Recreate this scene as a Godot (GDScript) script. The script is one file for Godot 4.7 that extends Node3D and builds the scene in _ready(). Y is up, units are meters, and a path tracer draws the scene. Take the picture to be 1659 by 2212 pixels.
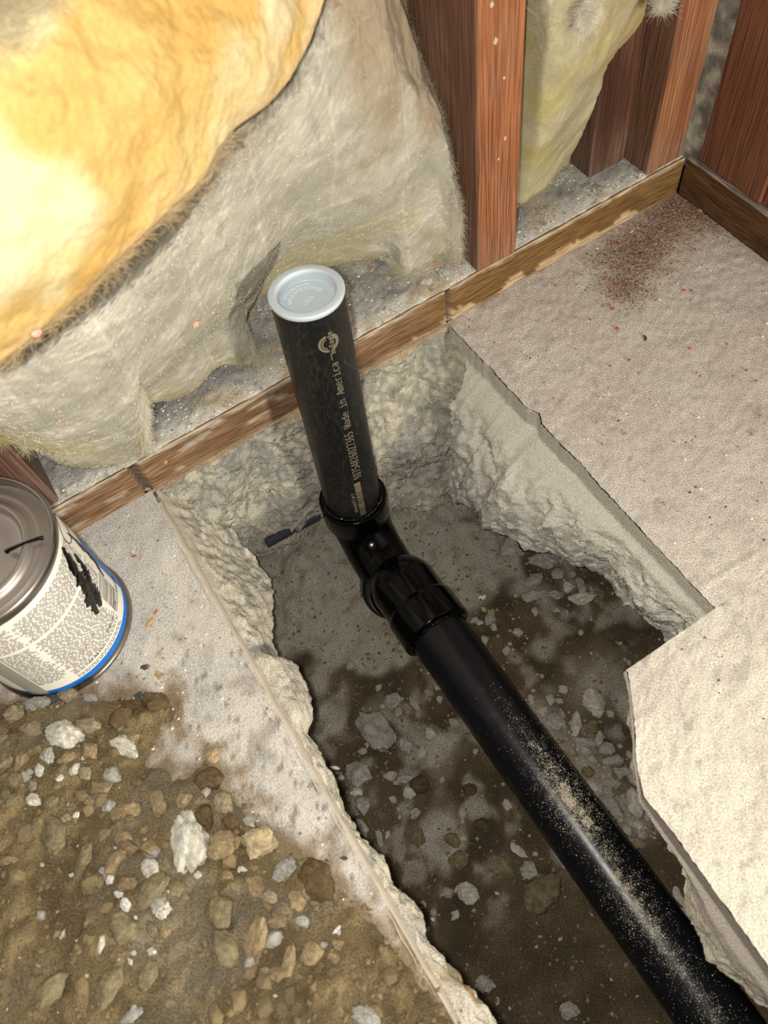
extends Node3D
# A cut-open concrete floor at the foot of a stud wall: drain pipe in the trench, insulation, rubble, a solvent can.
# Units are metres; x runs along the back wall (right corner at x = 0), y is up (slab top at 0), z comes out into the room.

var gc := Color.WHITE                     # colour the shape callbacks hand over with each vertex
var na := FastNoiseLite.new()
var nb := FastNoiseLite.new()
var nc := FastNoiseLite.new()
var ico_v := PackedVector3Array()
var ico_f := PackedInt32Array()
var names := {}
var M := {}
var heap_line := PackedVector2Array()
var heap_poly := PackedVector2Array()
var rim := []
var rbot := []
var btop := []
var bbot := []
var snap := []                            # insulation surface points, for the shreds that lie on it

const FLASH := 0.30
const WORK := 2.5
const FILL := 0.16

func _ready() -> void:
	# ---- camera, light, exposure ----
	var cam := Camera3D.new()
	cam.name = "camera"
	cam.transform = Transform3D(Basis(Vector3(0.840784,-0.106811,0.530730),Vector3(0.510444,0.483010,-0.711441),Vector3(-0.180358,0.869076,0.460628)),Vector3(-0.49740,0.52140,0.39797))
	cam.fov = 64.5832
	cam.near = 0.02
	cam.far = 30.0
	var attr := CameraAttributesPhysical.new()
	attr.frustum_focal_length = 12.0 / tan(deg_to_rad(64.5832) / 2.0)
	attr.frustum_focus_distance = 0.66
	attr.exposure_aperture = 6.5
	attr.frustum_near = 0.02
	attr.frustum_far = 30.0
	cam.attributes = attr
	add_child(cam)
	cam.current = true
	var we := WorldEnvironment.new()
	we.name = "world_environment"
	var env := Environment.new()
	env.background_mode = Environment.BG_COLOR
	env.background_color = Color(0.012, 0.011, 0.01)
	env.tonemap_mode = Environment.TONE_MAPPER_LINEAR
	env.tonemap_exposure = 1.0
	env.sdfgi_enabled = true
	env.ssao_enabled = true
	env.ssil_enabled = true
	we.environment = env
	add_child(we)
	# the phone's flash beside its lens
	var fl := OmniLight3D.new()
	fl.name = "phone_flash"
	fl.position = cam.transform * Vector3(-0.022, 0.004, 0.0)
	fl.light_energy = FLASH
	fl.light_color = Color(1.0, 0.985, 0.955)
	fl.light_size = 0.006
	fl.omni_range = 8.0
	fl.omni_attenuation = 2.0
	fl.shadow_enabled = true
	add_child(fl)
	setup()
	room()
	slab()
	framing()
	insulation()
	drain_pipe()
	cement_can()
	soil()
	stones()
	litter()

# ---------------------------------------------------------------- helpers
func V(x: float, y: float, z: float) -> Vector3:
	return Vector3(x, y, z) * 0.001

func fb(p: Vector3, k: float) -> float:          # fractal noise, about -1..1
	return na.get_noise_3d(p.x * k, p.y * k, p.z * k) * 1.6

func rg(p: Vector3, k: float) -> float:          # ridged, 0..1
	return nb.get_noise_3d(p.x * k, p.y * k, p.z * k) * 0.5 + 0.5

func sm(a: float, b: float, x: float) -> float:
	return smoothstep(a, b, x)

func rgb(r: int, g: int, b: int) -> Color:
	return Color(r / 255.0, g / 255.0, b / 255.0)

func numbered(called: String) -> String:
	if not names.has(called):
		names[called] = 0
		return called
	names[called] += 1
	return "%s_%03d" % [called, names[called]]

func tag(o: Node3D, label: String, category := "", group := "", kind := "") -> Node3D:
	if label != "": o.set_meta("label", label)
	if category != "": o.set_meta("category", category)
	if group != "": o.set_meta("group", group)
	if kind != "": o.set_meta("kind", kind)
	return o

func thing(called: String, at: Vector3, label: String, category: String, group := "") -> Node3D:
	var o := Node3D.new()
	o.name = numbered(called)
	o.position = at
	add_child(o)
	tag(o, label, category, group)
	return o

# adds a mesh; a mesh given in world coordinates stays where it is whatever its parent
func obj(called: String, mesh: Mesh, mat: Material, parent: Node3D = null, at := Vector3.ZERO) -> MeshInstance3D:
	var o := MeshInstance3D.new()
	o.mesh = mesh
	o.material_override = mat
	if parent == null:
		o.name = numbered(called)
		add_child(o)
		o.position = at
	else:
		o.name = called
		parent.add_child(o, true)
		var g := Vector3.ZERO
		var q: Node = parent
		while q is Node3D and q != self:
			g += (q as Node3D).position
			q = q.get_parent()
		o.position = at - g
	return o

func build(P: PackedVector3Array, I: PackedInt32Array, C := PackedColorArray(), N := PackedVector3Array(), U := PackedVector2Array()) -> ArrayMesh:
	if N.is_empty():
		N.resize(P.size())
		N.fill(Vector3.ZERO)
		for t in range(0, I.size(), 3):
			var a := I[t]
			var b := I[t + 1]
			var c := I[t + 2]
			var n := (P[c] - P[a]).cross(P[b] - P[a])
			N[a] += n
			N[b] += n
			N[c] += n
		for i in N.size():
			N[i] = N[i].normalized() if N[i].length_squared() > 0.0 else Vector3.UP
	var arr := []
	arr.resize(Mesh.ARRAY_MAX)
	arr[Mesh.ARRAY_VERTEX] = P
	arr[Mesh.ARRAY_NORMAL] = N
	if not C.is_empty(): arr[Mesh.ARRAY_COLOR] = C
	if not U.is_empty(): arr[Mesh.ARRAY_TEX_UV] = U
	arr[Mesh.ARRAY_INDEX] = I
	var m := ArrayMesh.new()
	m.add_surface_from_arrays(Mesh.PRIMITIVE_TRIANGLES, arr)
	return m

# sheet of nu x nv cells; normals point along dv x du
func sheet(nu: int, nv: int, f: Callable, flip := false) -> ArrayMesh:
	var P := PackedVector3Array()
	var C := PackedColorArray()
	var I := PackedInt32Array()
	for j in nv + 1:
		for i in nu + 1:
			P.append(f.call(float(i) / nu, float(j) / nv))
			C.append(gc)
	var w := nu + 1
	for j in nv:
		for i in nu:
			var a := j * w + i
			if C[a].a + C[a + 1].a + C[a + w].a + C[a + w + 1].a == 0.0: continue
			if flip:
				I.append_array([a, a + w, a + 1, a + 1, a + w, a + w + 1])
			else:
				I.append_array([a, a + 1, a + w, a + 1, a + w + 1, a + w])
	for i in C.size(): C[i].a = 1.0
	return build(P, I, C)

# turned profile (radius, height) about the y axis at c; u runs with the angle from +z towards +x
func lathe(c: Vector3, prof: Array, seg := 96, hole := true) -> ArrayMesh:
	var P := PackedVector3Array()
	var U := PackedVector2Array()
	var I := PackedInt32Array()
	var nv := prof.size()
	for j in nv:
		for i in seg + 1:
			var a := TAU * i / seg
			P.append(c + Vector3(prof[j].x * sin(a), prof[j].y, prof[j].x * cos(a)))
			U.append(Vector2(float(i) / seg, float(j) / (nv - 1)))
	var w := seg + 1
	for j in nv - 1:
		for i in seg:
			var a := j * w + i
			I.append_array([a, a + w, a + 1, a + 1, a + w, a + w + 1])
	var N := PackedVector3Array()
	N.resize(P.size())
	N.fill(Vector3.ZERO)
	for t in range(0, I.size(), 3):
		var n := (P[I[t + 2]] - P[I[t]]).cross(P[I[t + 1]] - P[I[t]])
		for k in 3: N[I[t + k]] += n
	for j in nv:
		var s := N[j * w] + N[j * w + seg]
		N[j * w] = s
		N[j * w + seg] = s
	for i in N.size():
		N[i] = N[i].normalized() if N[i].length_squared() > 0.0 else Vector3.UP
	return build(P, I, PackedColorArray(), N, U)

# round bar along a path with a radius at each point
func tube(path: Array, rad: Array, seg := 32, caps := true) -> ArrayMesh:
	var P := PackedVector3Array()
	var I := PackedInt32Array()
	var n := path.size()
	var side := Vector3.RIGHT
	for j in n:
		var d: Vector3 = (path[mini(j + 1, n - 1)] - path[maxi(j - 1, 0)]).normalized()
		side = (side - d * side.dot(d))
		if side.length() < 0.1: side = Vector3.BACK - d * Vector3.BACK.dot(d)
		side = side.normalized()
		var up := d.cross(side)
		for i in seg:
			var a := TAU * i / seg
			P.append(path[j] + (side * cos(a) + up * sin(a)) * rad[j])
	for j in n - 1:
		for i in seg:
			var a := j * seg + i
			var b := j * seg + (i + 1) % seg
			I.append_array([a, a + seg, b, b, a + seg, b + seg])
	if caps:
		for e in 2:
			var base := P.size()
			var ring := 0 if e == 0 else (n - 1) * seg
			P.append(path[0] if e == 0 else path[n - 1])
			for i in seg: P.append(P[ring + i])
			for i in seg:
				if e == 0: I.append_array([base, base + 1 + i, base + 1 + (i + 1) % seg])
				else: I.append_array([base, base + 1 + (i + 1) % seg, base + 1 + i])
	return build(P, I)

# block with rounded edges, cells of about `cell`; f(point, normal) may set gc and move the point
func block(half: Vector3, r: float, cell: float, f: Callable) -> ArrayMesh:
	var P := PackedVector3Array()
	var N := PackedVector3Array()
	var C := PackedColorArray()
	var I := PackedInt32Array()
	var cuts := []
	for k in 3:
		var h: float = half[k]
		var l := PackedFloat32Array([-h, -h + r * 0.4])
		var m := maxi(1, int(ceil((2 * h - 2 * r) / cell)))
		for i in m + 1: l.append(-h + r + (2 * h - 2 * r) * i / m)
		l.append(h - r * 0.4)
		l.append(h)
		cuts.append(l)
	for k in 3:
		var ku := (k + 1) % 3
		var kv := (k + 2) % 3
		for s in [-1.0, 1.0]:
			var base := P.size()
			var cu: PackedFloat32Array = cuts[ku]
			var cv: PackedFloat32Array = cuts[kv]
			for j in cv.size():
				for i in cu.size():
					var p := Vector3.ZERO
					p[k] = s * half[k]
					p[ku] = cu[i]
					p[kv] = cv[j]
					var q := p.clamp(-half + Vector3.ONE * r, half - Vector3.ONE * r)
					var n := (p - q).normalized()
					gc = Color.WHITE
					P.append(f.call(q + n * r, n))
					N.append(n)
					C.append(gc)
			var w := cu.size()
			for j in cv.size() - 1:
				for i in w - 1:
					var a := base + j * w + i
					if s > 0: I.append_array([a, a + w, a + 1, a + 1, a + w, a + w + 1])
					else: I.append_array([a, a + 1, a + w, a + 1, a + w + 1, a + w])
	return build(P, I, C, N)

func icosphere(level: int) -> void:
	var t := (1.0 + sqrt(5.0)) / 2.0
	var vs := [[-1, t, 0], [1, t, 0], [-1, -t, 0], [1, -t, 0], [0, -1, t], [0, 1, t], [0, -1, -t], [0, 1, -t], [t, 0, -1], [t, 0, 1], [-t, 0, -1], [-t, 0, 1]]
	for v in vs: ico_v.append(Vector3(v[0], v[1], v[2]).normalized())
	ico_f = PackedInt32Array([0, 11, 5, 0, 5, 1, 0, 1, 7, 0, 7, 10, 0, 10, 11, 1, 5, 9, 5, 11, 4, 11, 10, 2, 10, 7, 6, 7, 1, 8, 3, 9, 4, 3, 4, 2, 3, 2, 6, 3, 6, 8, 3, 8, 9, 4, 9, 5, 2, 4, 11, 6, 2, 10, 8, 6, 7, 9, 8, 1])
	for l in level:
		var mid := {}
		var out := PackedInt32Array()
		for k in range(0, ico_f.size(), 3):
			var e := []
			for q in 3:
				var a := ico_f[k + q]
				var b := ico_f[k + (q + 1) % 3]
				var key := mini(a, b) * 100000 + maxi(a, b)
				if not mid.has(key):
					mid[key] = ico_v.size()
					ico_v.append(((ico_v[a] + ico_v[b]) * 0.5).normalized())
				e.append(mid[key])
			out.append_array([ico_f[k], e[0], e[2], ico_f[k + 1], e[1], e[0], ico_f[k + 2], e[2], e[1], e[0], e[1], e[2]])
		ico_f = out
	for k in range(0, ico_f.size(), 3):          # clockwise fronts
		var b := ico_f[k + 1]
		ico_f[k + 1] = ico_f[k + 2]
		ico_f[k + 2] = b

func pebble(size: Vector3, kind: String, col: Color, rng: RandomNumberGenerator) -> ArrayMesh:
	var P := PackedVector3Array()
	var C := PackedColorArray()
	var off := Vector3(rng.randf(), rng.randf(), rng.randf()) * 50.0
	var planes := []
	var np := 0
	var low := 0.16
	var fine := 0.02
	var cut := 0.72
	match kind:
		"c":
			np = 12
			low = 0.30
			fine = 0.09
		"r":
			np = 8
			low = 0.22
			fine = 0.022
			cut = 0.68
		"f":
			np = 7
			low = 0.34
			fine = 0.07
			cut = 0.66
		"s":
			np = 8
			low = 0.10
			fine = 0.03
			cut = 0.62
	for k in np:
		var n := Vector3(rng.randf_range(-1, 1), rng.randf_range(-0.5, 1), rng.randf_range(-1, 1)).normalized()
		planes.append([n, rng.randf_range(cut, cut + 0.2)])
	var lim := 1.0
	var pts := PackedVector3Array()
	var ex := Vector3.ZERO
	for v in ico_v:
		var p := v * (1.0 + low * fb(v + off, 1.1))
		for pl in planes:
			var d: float = p.dot(pl[0]) - pl[1]
			if d > 0.0: p -= pl[0] * d * 0.92
		p += v * (fine * fb(v + off, 3.2) + fine * 0.6 * fb(v + off, 8.0))
		pts.append(p)
		ex = ex.max(p.abs())
	for i in pts.size():
		var p := pts[i]
		var q := Vector3(p.x / ex.x * size.x, p.y / ex.y * size.y, p.z / ex.z * size.z)
		P.append(q)
		var m := fb(ico_v[i] + off, 1.6) * 0.14 + fb(ico_v[i] + off, 5.0) * 0.12
		var c := col * (1.0 + m)
		if kind == "c": c = c.lerp(rgb(150, 148, 145), clampf(fb(ico_v[i] + off, 2.2) * 0.5, 0, 0.4))
		c.a = 1.0
		C.append(c)
	return build(P, ico_f, C)

func scatter(called: String, mesh: Mesh, mat: Material, where: Array, tint: PackedColorArray, parent: Node3D = null) -> MultiMeshInstance3D:
	var mm := MultiMesh.new()
	mm.transform_format = MultiMesh.TRANSFORM_3D
	mm.use_colors = true
	mm.mesh = mesh
	mm.instance_count = where.size()
	for i in where.size():
		mm.set_instance_transform(i, where[i])
		mm.set_instance_color(i, tint[i])
	var o := MultiMeshInstance3D.new()
	o.multimesh = mm
	o.material_override = mat
	if parent == null:
		o.name = numbered(called)
		add_child(o)
	else:
		o.name = called
		parent.add_child(o, true)
		o.position = -parent.position
	o.set_meta("kind", "stuff")
	return o

func grit_mesh(seed_: int) -> ArrayMesh:
	var P := PackedVector3Array()
	var rng := RandomNumberGenerator.new()
	rng.seed = seed_
	for k in 6:
		var v: Vector3 = [Vector3.RIGHT, Vector3.LEFT, Vector3.UP, Vector3.DOWN, Vector3.BACK, Vector3.FORWARD][k]
		P.append(v * rng.randf_range(0.6, 1.1) + Vector3(rng.randf_range(-0.25, 0.25), rng.randf_range(-0.2, 0.2), rng.randf_range(-0.25, 0.25)))
	var Q := PackedVector3Array()
	var I := PackedInt32Array()
	for sx in [0, 1]:
		for sy in [2, 3]:
			for sz in [4, 5]:
				var a := P[sx]
				var b := P[sy]
				var c := P[sz]
				var n := (c - a).cross(b - a)
				var base := Q.size()
				Q.append_array([a, b, c])
				if n.dot(a + b + c) > 0: I.append_array([base, base + 1, base + 2])
				else: I.append_array([base, base + 2, base + 1])
	return build(Q, I)

# ---------------------------------------------------------------- materials
func ntex(freq: float, oct: int, stops: Array, cols: Array, size := 512, kind := FastNoiseLite.TYPE_SIMPLEX_SMOOTH, seed_ := 1) -> NoiseTexture2D:
	var n := FastNoiseLite.new()
	n.noise_type = kind
	n.frequency = freq
	n.fractal_octaves = oct
	n.fractal_gain = 0.6
	n.seed = seed_
	var t := NoiseTexture2D.new()
	t.width = size
	t.height = size
	t.seamless = true
	t.noise = n
	if not cols.is_empty():
		var g := Gradient.new()
		g.offsets = PackedFloat32Array(stops)
		g.colors = PackedColorArray(cols)
		t.color_ramp = g
	return t

func mat(rough: float, albedo: Texture2D = null, bump: Texture2D = null, depth := 0.0, scale := Vector3.ONE, world := true) -> StandardMaterial3D:
	var m := StandardMaterial3D.new()
	m.roughness = rough
	m.vertex_color_use_as_albedo = true
	m.vertex_color_is_srgb = true
	m.metallic_specular = 0.3
	if albedo or bump:
		m.uv1_triplanar = true
		m.uv1_world_triplanar = world
		m.uv1_scale = scale
		m.uv1_triplanar_sharpness = 4.0
	if albedo: m.albedo_texture = albedo
	if bump:
		m.heightmap_enabled = true
		m.heightmap_texture = bump
		m.heightmap_scale = depth
	return m

func plain(c: Color, rough := 0.6, metal := 0.0) -> StandardMaterial3D:
	var m := StandardMaterial3D.new()
	m.albedo_color = c
	m.roughness = rough
	m.metallic = metal
	return m

func g1(v: float) -> Color:
	return Color(v, v, v)

func scratches(dark: Color, light: Color, n: int, seed_: int) -> ImageTexture:
	var im := Image.create(1024, 1024, false, Image.FORMAT_RGB8)
	im.fill(dark)
	var rng := RandomNumberGenerator.new()
	rng.seed = seed_
	for k in n:
		var p := Vector2(rng.randf() * 1024, rng.randf() * 1024)
		var a := PI / 2 + rng.randfn(0, 0.35) if rng.randf() < 0.7 else rng.randf() * PI
		var b := rng.randf_range(-0.003, 0.003)
		var c := dark.lerp(light, pow(rng.randf(), 2.0))
		for q in rng.randi_range(20, 220):
			im.set_pixel(posmod(int(p.x), 1024), posmod(int(p.y), 1024), c)
			p += Vector2.from_angle(a)
			a += b
	for k in 2600:
		im.set_pixel(rng.randi_range(0, 1023), rng.randi_range(0, 1023), dark.lerp(light, 0.4))
	return ImageTexture.create_from_image(im)

func setup() -> void:
	na.noise_type = FastNoiseLite.TYPE_SIMPLEX_SMOOTH
	na.frequency = 1.0
	na.fractal_type = FastNoiseLite.FRACTAL_FBM
	na.fractal_octaves = 3
	na.seed = 7
	nb.noise_type = FastNoiseLite.TYPE_SIMPLEX_SMOOTH
	nb.frequency = 1.0
	nb.fractal_type = FastNoiseLite.FRACTAL_RIDGED
	nb.fractal_octaves = 4
	nb.seed = 19
	icosphere(3)
	heap_line = PackedVector2Array([Vector2(-0.747,0.069),Vector2(-0.687,0.095),Vector2(-0.668,0.099),Vector2(-0.642,0.113),Vector2(-0.616,0.136),Vector2(-0.602,0.144),Vector2(-0.584,0.163),Vector2(-0.587,0.176),Vector2(-0.606,0.178),Vector2(-0.613,0.192),Vector2(-0.596,0.213),Vector2(-0.583,0.208),Vector2(-0.578,0.232),Vector2(-0.574,0.248),Vector2(-0.569,0.261),Vector2(-0.571,0.288),Vector2(-0.560,0.292),Vector2(-0.544,0.309),Vector2(-0.551,0.325),Vector2(-0.541,0.343),Vector2(-0.535,0.363),Vector2(-0.533,0.384),Vector2(-0.526,0.401),Vector2(-0.524,0.420),Vector2(-0.530,0.457)])
	heap_poly = heap_line.duplicate()
	heap_poly.append_array([Vector2(-0.5, 1.2), Vector2(-1.6, 1.2), Vector2(-1.6, 0.05)])
	rim = [V(-488,-85,29),V(-484,-100,47),V(-482,-105,67),V(-492,-80,97),V(-506,-60,135),V(-513,-50,160),V(-501,-40,171),V(-503,-35,194),V(-510,-30,215),V(-519,-30,224),V(-518,-28,244),V(-518,-28,258),V(-521,-25,271),V(-523,-25,288),V(-524,-22,297),V(-517,-22,317),V(-518,-20,329),V(-520,-20,337),V(-514,-20,349),V(-514,-18,361),V(-519,-18,371),V(-514,-15,392),V(-510,-15,409),V(-508,-15,421),V(-507,-15,432),V(-506,-15,474)]
	rbot = [V(-301,-125,81),V(-296,-115,107),V(-303,-105,131),V(-296,-100,145),V(-289,-100,158),V(-285,-95,178),V(-272,-95,189),V(-263,-90,209),V(-251,-90,229),V(-250,-90,242),V(-255,-90,257),V(-251,-90,274),V(-248,-90,299),V(-249,-90,307)]
	btop = [V(-323,0,313),V(-331,0,327),V(-341,0,341),V(-355,0,359),V(-366,0,378),V(-365,0,393),V(-366,0,421),V(-367,0,444),V(-369,0,481),V(-372,0,529)]
	bbot = [V(-317,-20,310),V(-324,-20,324),V(-335,-20,339),V(-350,-20,358),V(-361,-20,377),V(-361,-20,393),V(-364,-30,420),V(-372,-45,442),V(-379,-50,454),V(-380,-50,476),V(-376,-50,486),V(-372,-50,504),V(-370,-50,538)]
	var grain := ntex(0.09, 4, [0.0, 0.32, 0.5, 0.72, 1.0], [g1(0.72), g1(0.88), g1(0.95), g1(1.0), g1(1.0)], 1024)
	var grain_bump := ntex(0.13, 5, [], [], 1024, FastNoiseLite.TYPE_SIMPLEX_SMOOTH, 3)
	M.concrete = mat(0.95, grain, grain_bump, 0.055, Vector3.ONE * 4.5)
	M.concrete_old = mat(0.95, grain, grain_bump, 0.075, Vector3.ONE * 5.0)
	M.rough = mat(0.95, grain, grain_bump, 0.11, Vector3.ONE * 6.0)
	var earth := ntex(0.14, 5, [0.0, 0.3, 0.5, 0.7, 1.0], [g1(0.60), g1(0.80), g1(0.92), g1(1.0), g1(1.0)], 1024, FastNoiseLite.TYPE_SIMPLEX_SMOOTH, 5)
	M.earth = mat(0.9, earth, earth, 0.22, Vector3.ONE * 4.2)
	M.wet = mat(0.6, earth, earth, 0.25, Vector3.ONE * 4.2)
	M.stone = mat(0.85, grain, grain_bump, 0.05, Vector3.ONE * 7.0, false)
	M.cement = mat(0.95, grain, grain_bump, 0.08, Vector3.ONE * 10.0, false)
	var fine := ntex(0.05, 5, [0.0, 0.35, 0.55, 1.0], [Color(0.42, 0.34, 0.28), Color(0.75, 0.70, 0.66), Color(0.96, 0.95, 0.94), Color(1, 1, 1)], 1024, FastNoiseLite.TYPE_SIMPLEX_SMOOTH, 9)
	M.wood_y = mat(0.8, fine, fine, 0.04, Vector3(20, 0.22, 20), false)
	M.wood_x = mat(0.85, fine, fine, 0.06, Vector3(0.6, 18, 18), false)
	M.wood_z = mat(0.85, fine, fine, 0.06, Vector3(18, 18, 0.6), false)
	var felt := ntex(0.035, 5, [0.0, 0.35, 0.6, 1.0], [g1(0.92), g1(0.97), g1(1.0), g1(1.0)], 1024, FastNoiseLite.TYPE_SIMPLEX_SMOOTH, 12)
	M.wool = mat(1.0, felt, felt, 0.05, Vector3.ONE * 7.0)
	M.wool_dust = mat(1.0, grain, grain_bump, 0.10, Vector3.ONE * 17.0)
	M.fibre = mat(0.9)
	M.grit = mat(0.9)
	M.paper = mat(0.95, earth, earth, 0.15, Vector3.ONE * 6.0)
	var scr := ntex(0.02, 4, [0.0, 0.55, 0.72, 1.0], [g1(0.42), g1(0.46), g1(0.55), g1(0.75)], 512, FastNoiseLite.TYPE_SIMPLEX_SMOOTH, 21)
	M.abs = plain(Color.WHITE, 0.36)
	M.abs.albedo_texture = scratches(rgb(17, 17, 20), rgb(64, 62, 60), 420, 3)
	M.abs.roughness_texture = scr
	M.abs.roughness = 0.66
	M.abs.metallic_specular = 0.35
	M.abs.uv1_triplanar = true
	M.abs.uv1_scale = Vector3(7, 7, 7)
	M.abs_worn = M.abs.duplicate()
	M.abs_worn.albedo_texture = scratches(rgb(18, 18, 17), rgb(96, 90, 80), 1500, 4)
	M.abs_worn.roughness = 0.8
	M.fitting = plain(Color(0.012, 0.012, 0.013), 0.16)
	M.fitting.metallic_specular = 0.32
	M.glue = plain(Color(0.008, 0.008, 0.009), 0.05)
	M.print = plain(Color(0.40, 0.36, 0.29), 0.7)
	M.cap = plain(Color(0.70, 0.74, 0.76), 0.38)
	M.cap.subsurf_scatter_enabled = true
	M.cap.subsurf_scatter_strength = 0.25
	M.cap_text = plain(Color(0.82, 0.85, 0.87), 0.4)
	M.tin = plain(Color(0.62, 0.60, 0.57), 0.32, 1.0)
	M.tin_dull = plain(Color(0.40, 0.36, 0.33), 0.45, 0.9)
	M.drip = plain(Color(0.012, 0.012, 0.012), 0.25)
	M.plaster = plain(Color(0.80, 0.79, 0.77), 0.9)

# ---------------------------------------------------------------- the room around
func slabbox(called: String, lo: Vector3, hi: Vector3, m: Material, label: String) -> MeshInstance3D:
	var b := BoxMesh.new()
	b.size = hi - lo
	var o := obj(called, b, m, null, (lo + hi) / 2)
	tag(o, label, "", "", "structure")
	return o

func room() -> void:
	var wall := plain(Color(0.62, 0.58, 0.52), 0.9)
	slabbox("wall_back", Vector3(-2.4, -0.3, -0.20), Vector3(0.3, 2.5, -0.0895), M.paper, "dark building paper behind the studs of the back wall")
	slabbox("wall_right", Vector3(0.0895, -0.3, -0.20), Vector3(0.2, 2.5, 3.0), M.paper, "dark building paper behind the studs of the right wall")
	slabbox("wall_left", Vector3(-2.5, -0.3, -0.20), Vector3(-2.4, 2.5, 3.0), wall, "plain far wall on the left")
	slabbox("wall_front", Vector3(-2.5, -0.3, 3.0), Vector3(0.2, 2.5, 3.1), wall, "plain wall behind the camera")
	slabbox("ceiling", Vector3(-2.5, 2.5, -0.20), Vector3(0.2, 2.6, 3.1), wall, "plain ceiling")
	# work light on the floor behind and right of the camera
	var at := Vector3(0.02, 0.36, 1.72)
	var w := thing("work_light", Vector3(at.x, 0, at.z), "portable work light standing on the floor near the right wall", "lamp")
	var aim := (Vector3(-0.40, 0.05, 0.0) - at).normalized()
	var glow := plain(Color(1, 0.96, 0.9), 0.5)
	glow.emission_enabled = true
	glow.emission = Color(1.0, 0.95, 0.86)
	glow.emission_energy_multiplier = 1.5
	obj("stand", tube([Vector3(at.x, 0.0, at.z), Vector3(at.x, 0.30, at.z + 0.04)], [0.014, 0.010], 16), M.fitting, w)
	obj("foot", tube([Vector3(at.x, 0.0, at.z), Vector3(at.x, 0.02, at.z)], [0.09, 0.08], 32), M.fitting, w)
	obj("housing", tube([at - aim * 0.06, at - aim * 0.05, at - aim * 0.012, at], [0.02, 0.034, 0.04, 0.04], 32), M.fitting, w)
	obj("lens", tube([at + aim * 0.0005, at + aim * 0.003], [0.034, 0.033], 32), glow, w)
	var l := SpotLight3D.new()
	l.name = "work_beam"
	l.light_energy = WORK
	l.light_color = Color(1.0, 0.98, 0.925)
	l.light_size = 0.07
	l.spot_range = 8.0
	l.spot_attenuation = 2.0
	l.spot_angle = 55.0
	l.spot_angle_attenuation = 1.0
	l.shadow_enabled = true
	add_child(l)
	l.look_at_from_position(at + aim * 0.012, Vector3(-0.40, 0.05, 0.0))
	# ceiling panel, an unseen lamp added as soft fill
	var c := thing("fill_panel", Vector3(-1.0, 2.5, 1.4), "added square fill panel on the ceiling, out of view", "lamp")
	var pm := plain(Color(1, 1, 1), 0.5)
	pm.emission_enabled = true
	pm.emission = Color(1, 0.97, 0.93)
	pm.emission_energy_multiplier = 0.8
	var fr := BoxMesh.new()
	fr.size = Vector3(0.64, 0.03, 0.64)
	obj("frame", fr, wall, c, Vector3(-1.0, 2.485, 1.4))
	var pb := BoxMesh.new()
	pb.size = Vector3(0.6, 0.006, 0.6)
	obj("diffuser", pb, pm, c, Vector3(-1.0, 2.467, 1.4))
	var al := AreaLight3D.new()
	al.name = "fill_glow"
	al.area_size = Vector2(0.58, 0.58)
	al.light_energy = FILL
	al.light_color = Color(1, 0.97, 0.93)
	al.area_range = 8.0
	al.shadow_enabled = true
	add_child(al)
	al.position = Vector3(-1.0, 2.455, 1.4)
	al.rotation_degrees.x = -90.0

# ---------------------------------------------------------------- concrete floor with the trench cut into it
func along(pts: Array, z: float) -> Vector3:
	if z <= pts[0].z: return Vector3(pts[0].x, pts[0].y, z)
	for i in pts.size() - 1:
		if z <= pts[i + 1].z:
			var t: float = (z - pts[i].z) / maxf(1e-5, pts[i + 1].z - pts[i].z)
			return (pts[i] as Vector3).lerp(pts[i + 1], t)
	var e: Vector3 = pts[pts.size() - 1]
	return Vector3(e.x, e.y, z)

func nick(z: float) -> float:                     # chips in the sawn right edge
	return 0.0010 * na.get_noise_2d(z * 160.0, 3.0) + 0.004 * exp(-pow((z - 0.118) / 0.006, 2)) + 0.002 * exp(-pow((z - 0.06) / 0.005, 2)) + 0.0015 * exp(-pow((z - 0.175) / 0.01, 2))

func slab_colour(p: Vector3) -> Color:
	var t := fb(p + Vector3(3, 0, 1), 9.0)
	var c := rgb(198, 189, 178).lerp(rgb(190, 178, 167), clampf(0.5 + t * 0.6, 0, 1))
	c = c.lerp(rgb(222, 214, 196), sm(0.2, 0.42, p.z))  # painted lighter toward the room, standing in for the close flash
	c = c.lerp(rgb(150, 140, 132), 0.35 * sm(0.55, 0.85, fb(p, 60.0)))
	c = c.lerp(rgb(165, 150, 140), 0.2 * sm(0.15, 0.6, fb(p + Vector3(9, 0, 4), 24.0)))
	var d := Vector2((p.x + 0.04) / 0.07, (p.z - 0.02) / 0.05).length()
	return c.lerp(rgb(168, 140, 122), 0.4 * (1.0 - sm(0.3, 1.3, d)))

func slab_left_colour(p: Vector3) -> Color:
	var c := rgb(206, 199, 187).lerp(rgb(190, 185, 177), clampf(0.5 + fb(p, 14.0) * 0.8, 0, 1))
	c = c.lerp(rgb(150, 144, 134), 0.7 * sm(0.28, 0.75, fb(p + Vector3(5, 0, 0), 26.0)) * sm(0.10, 0.2, p.z))
	c = c.lerp(rgb(112, 104, 92), 0.7 * sm(0.5, 0.8, fb(p, 110.0)) * sm(0.08, 0.16, p.z))
	var s := heap_sd(p.x, p.z)
	c = c.lerp(rgb(128, 112, 90), sm(-0.020, 0.004, s + 0.012 * fb(p, 60.0)))
	return c

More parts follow.
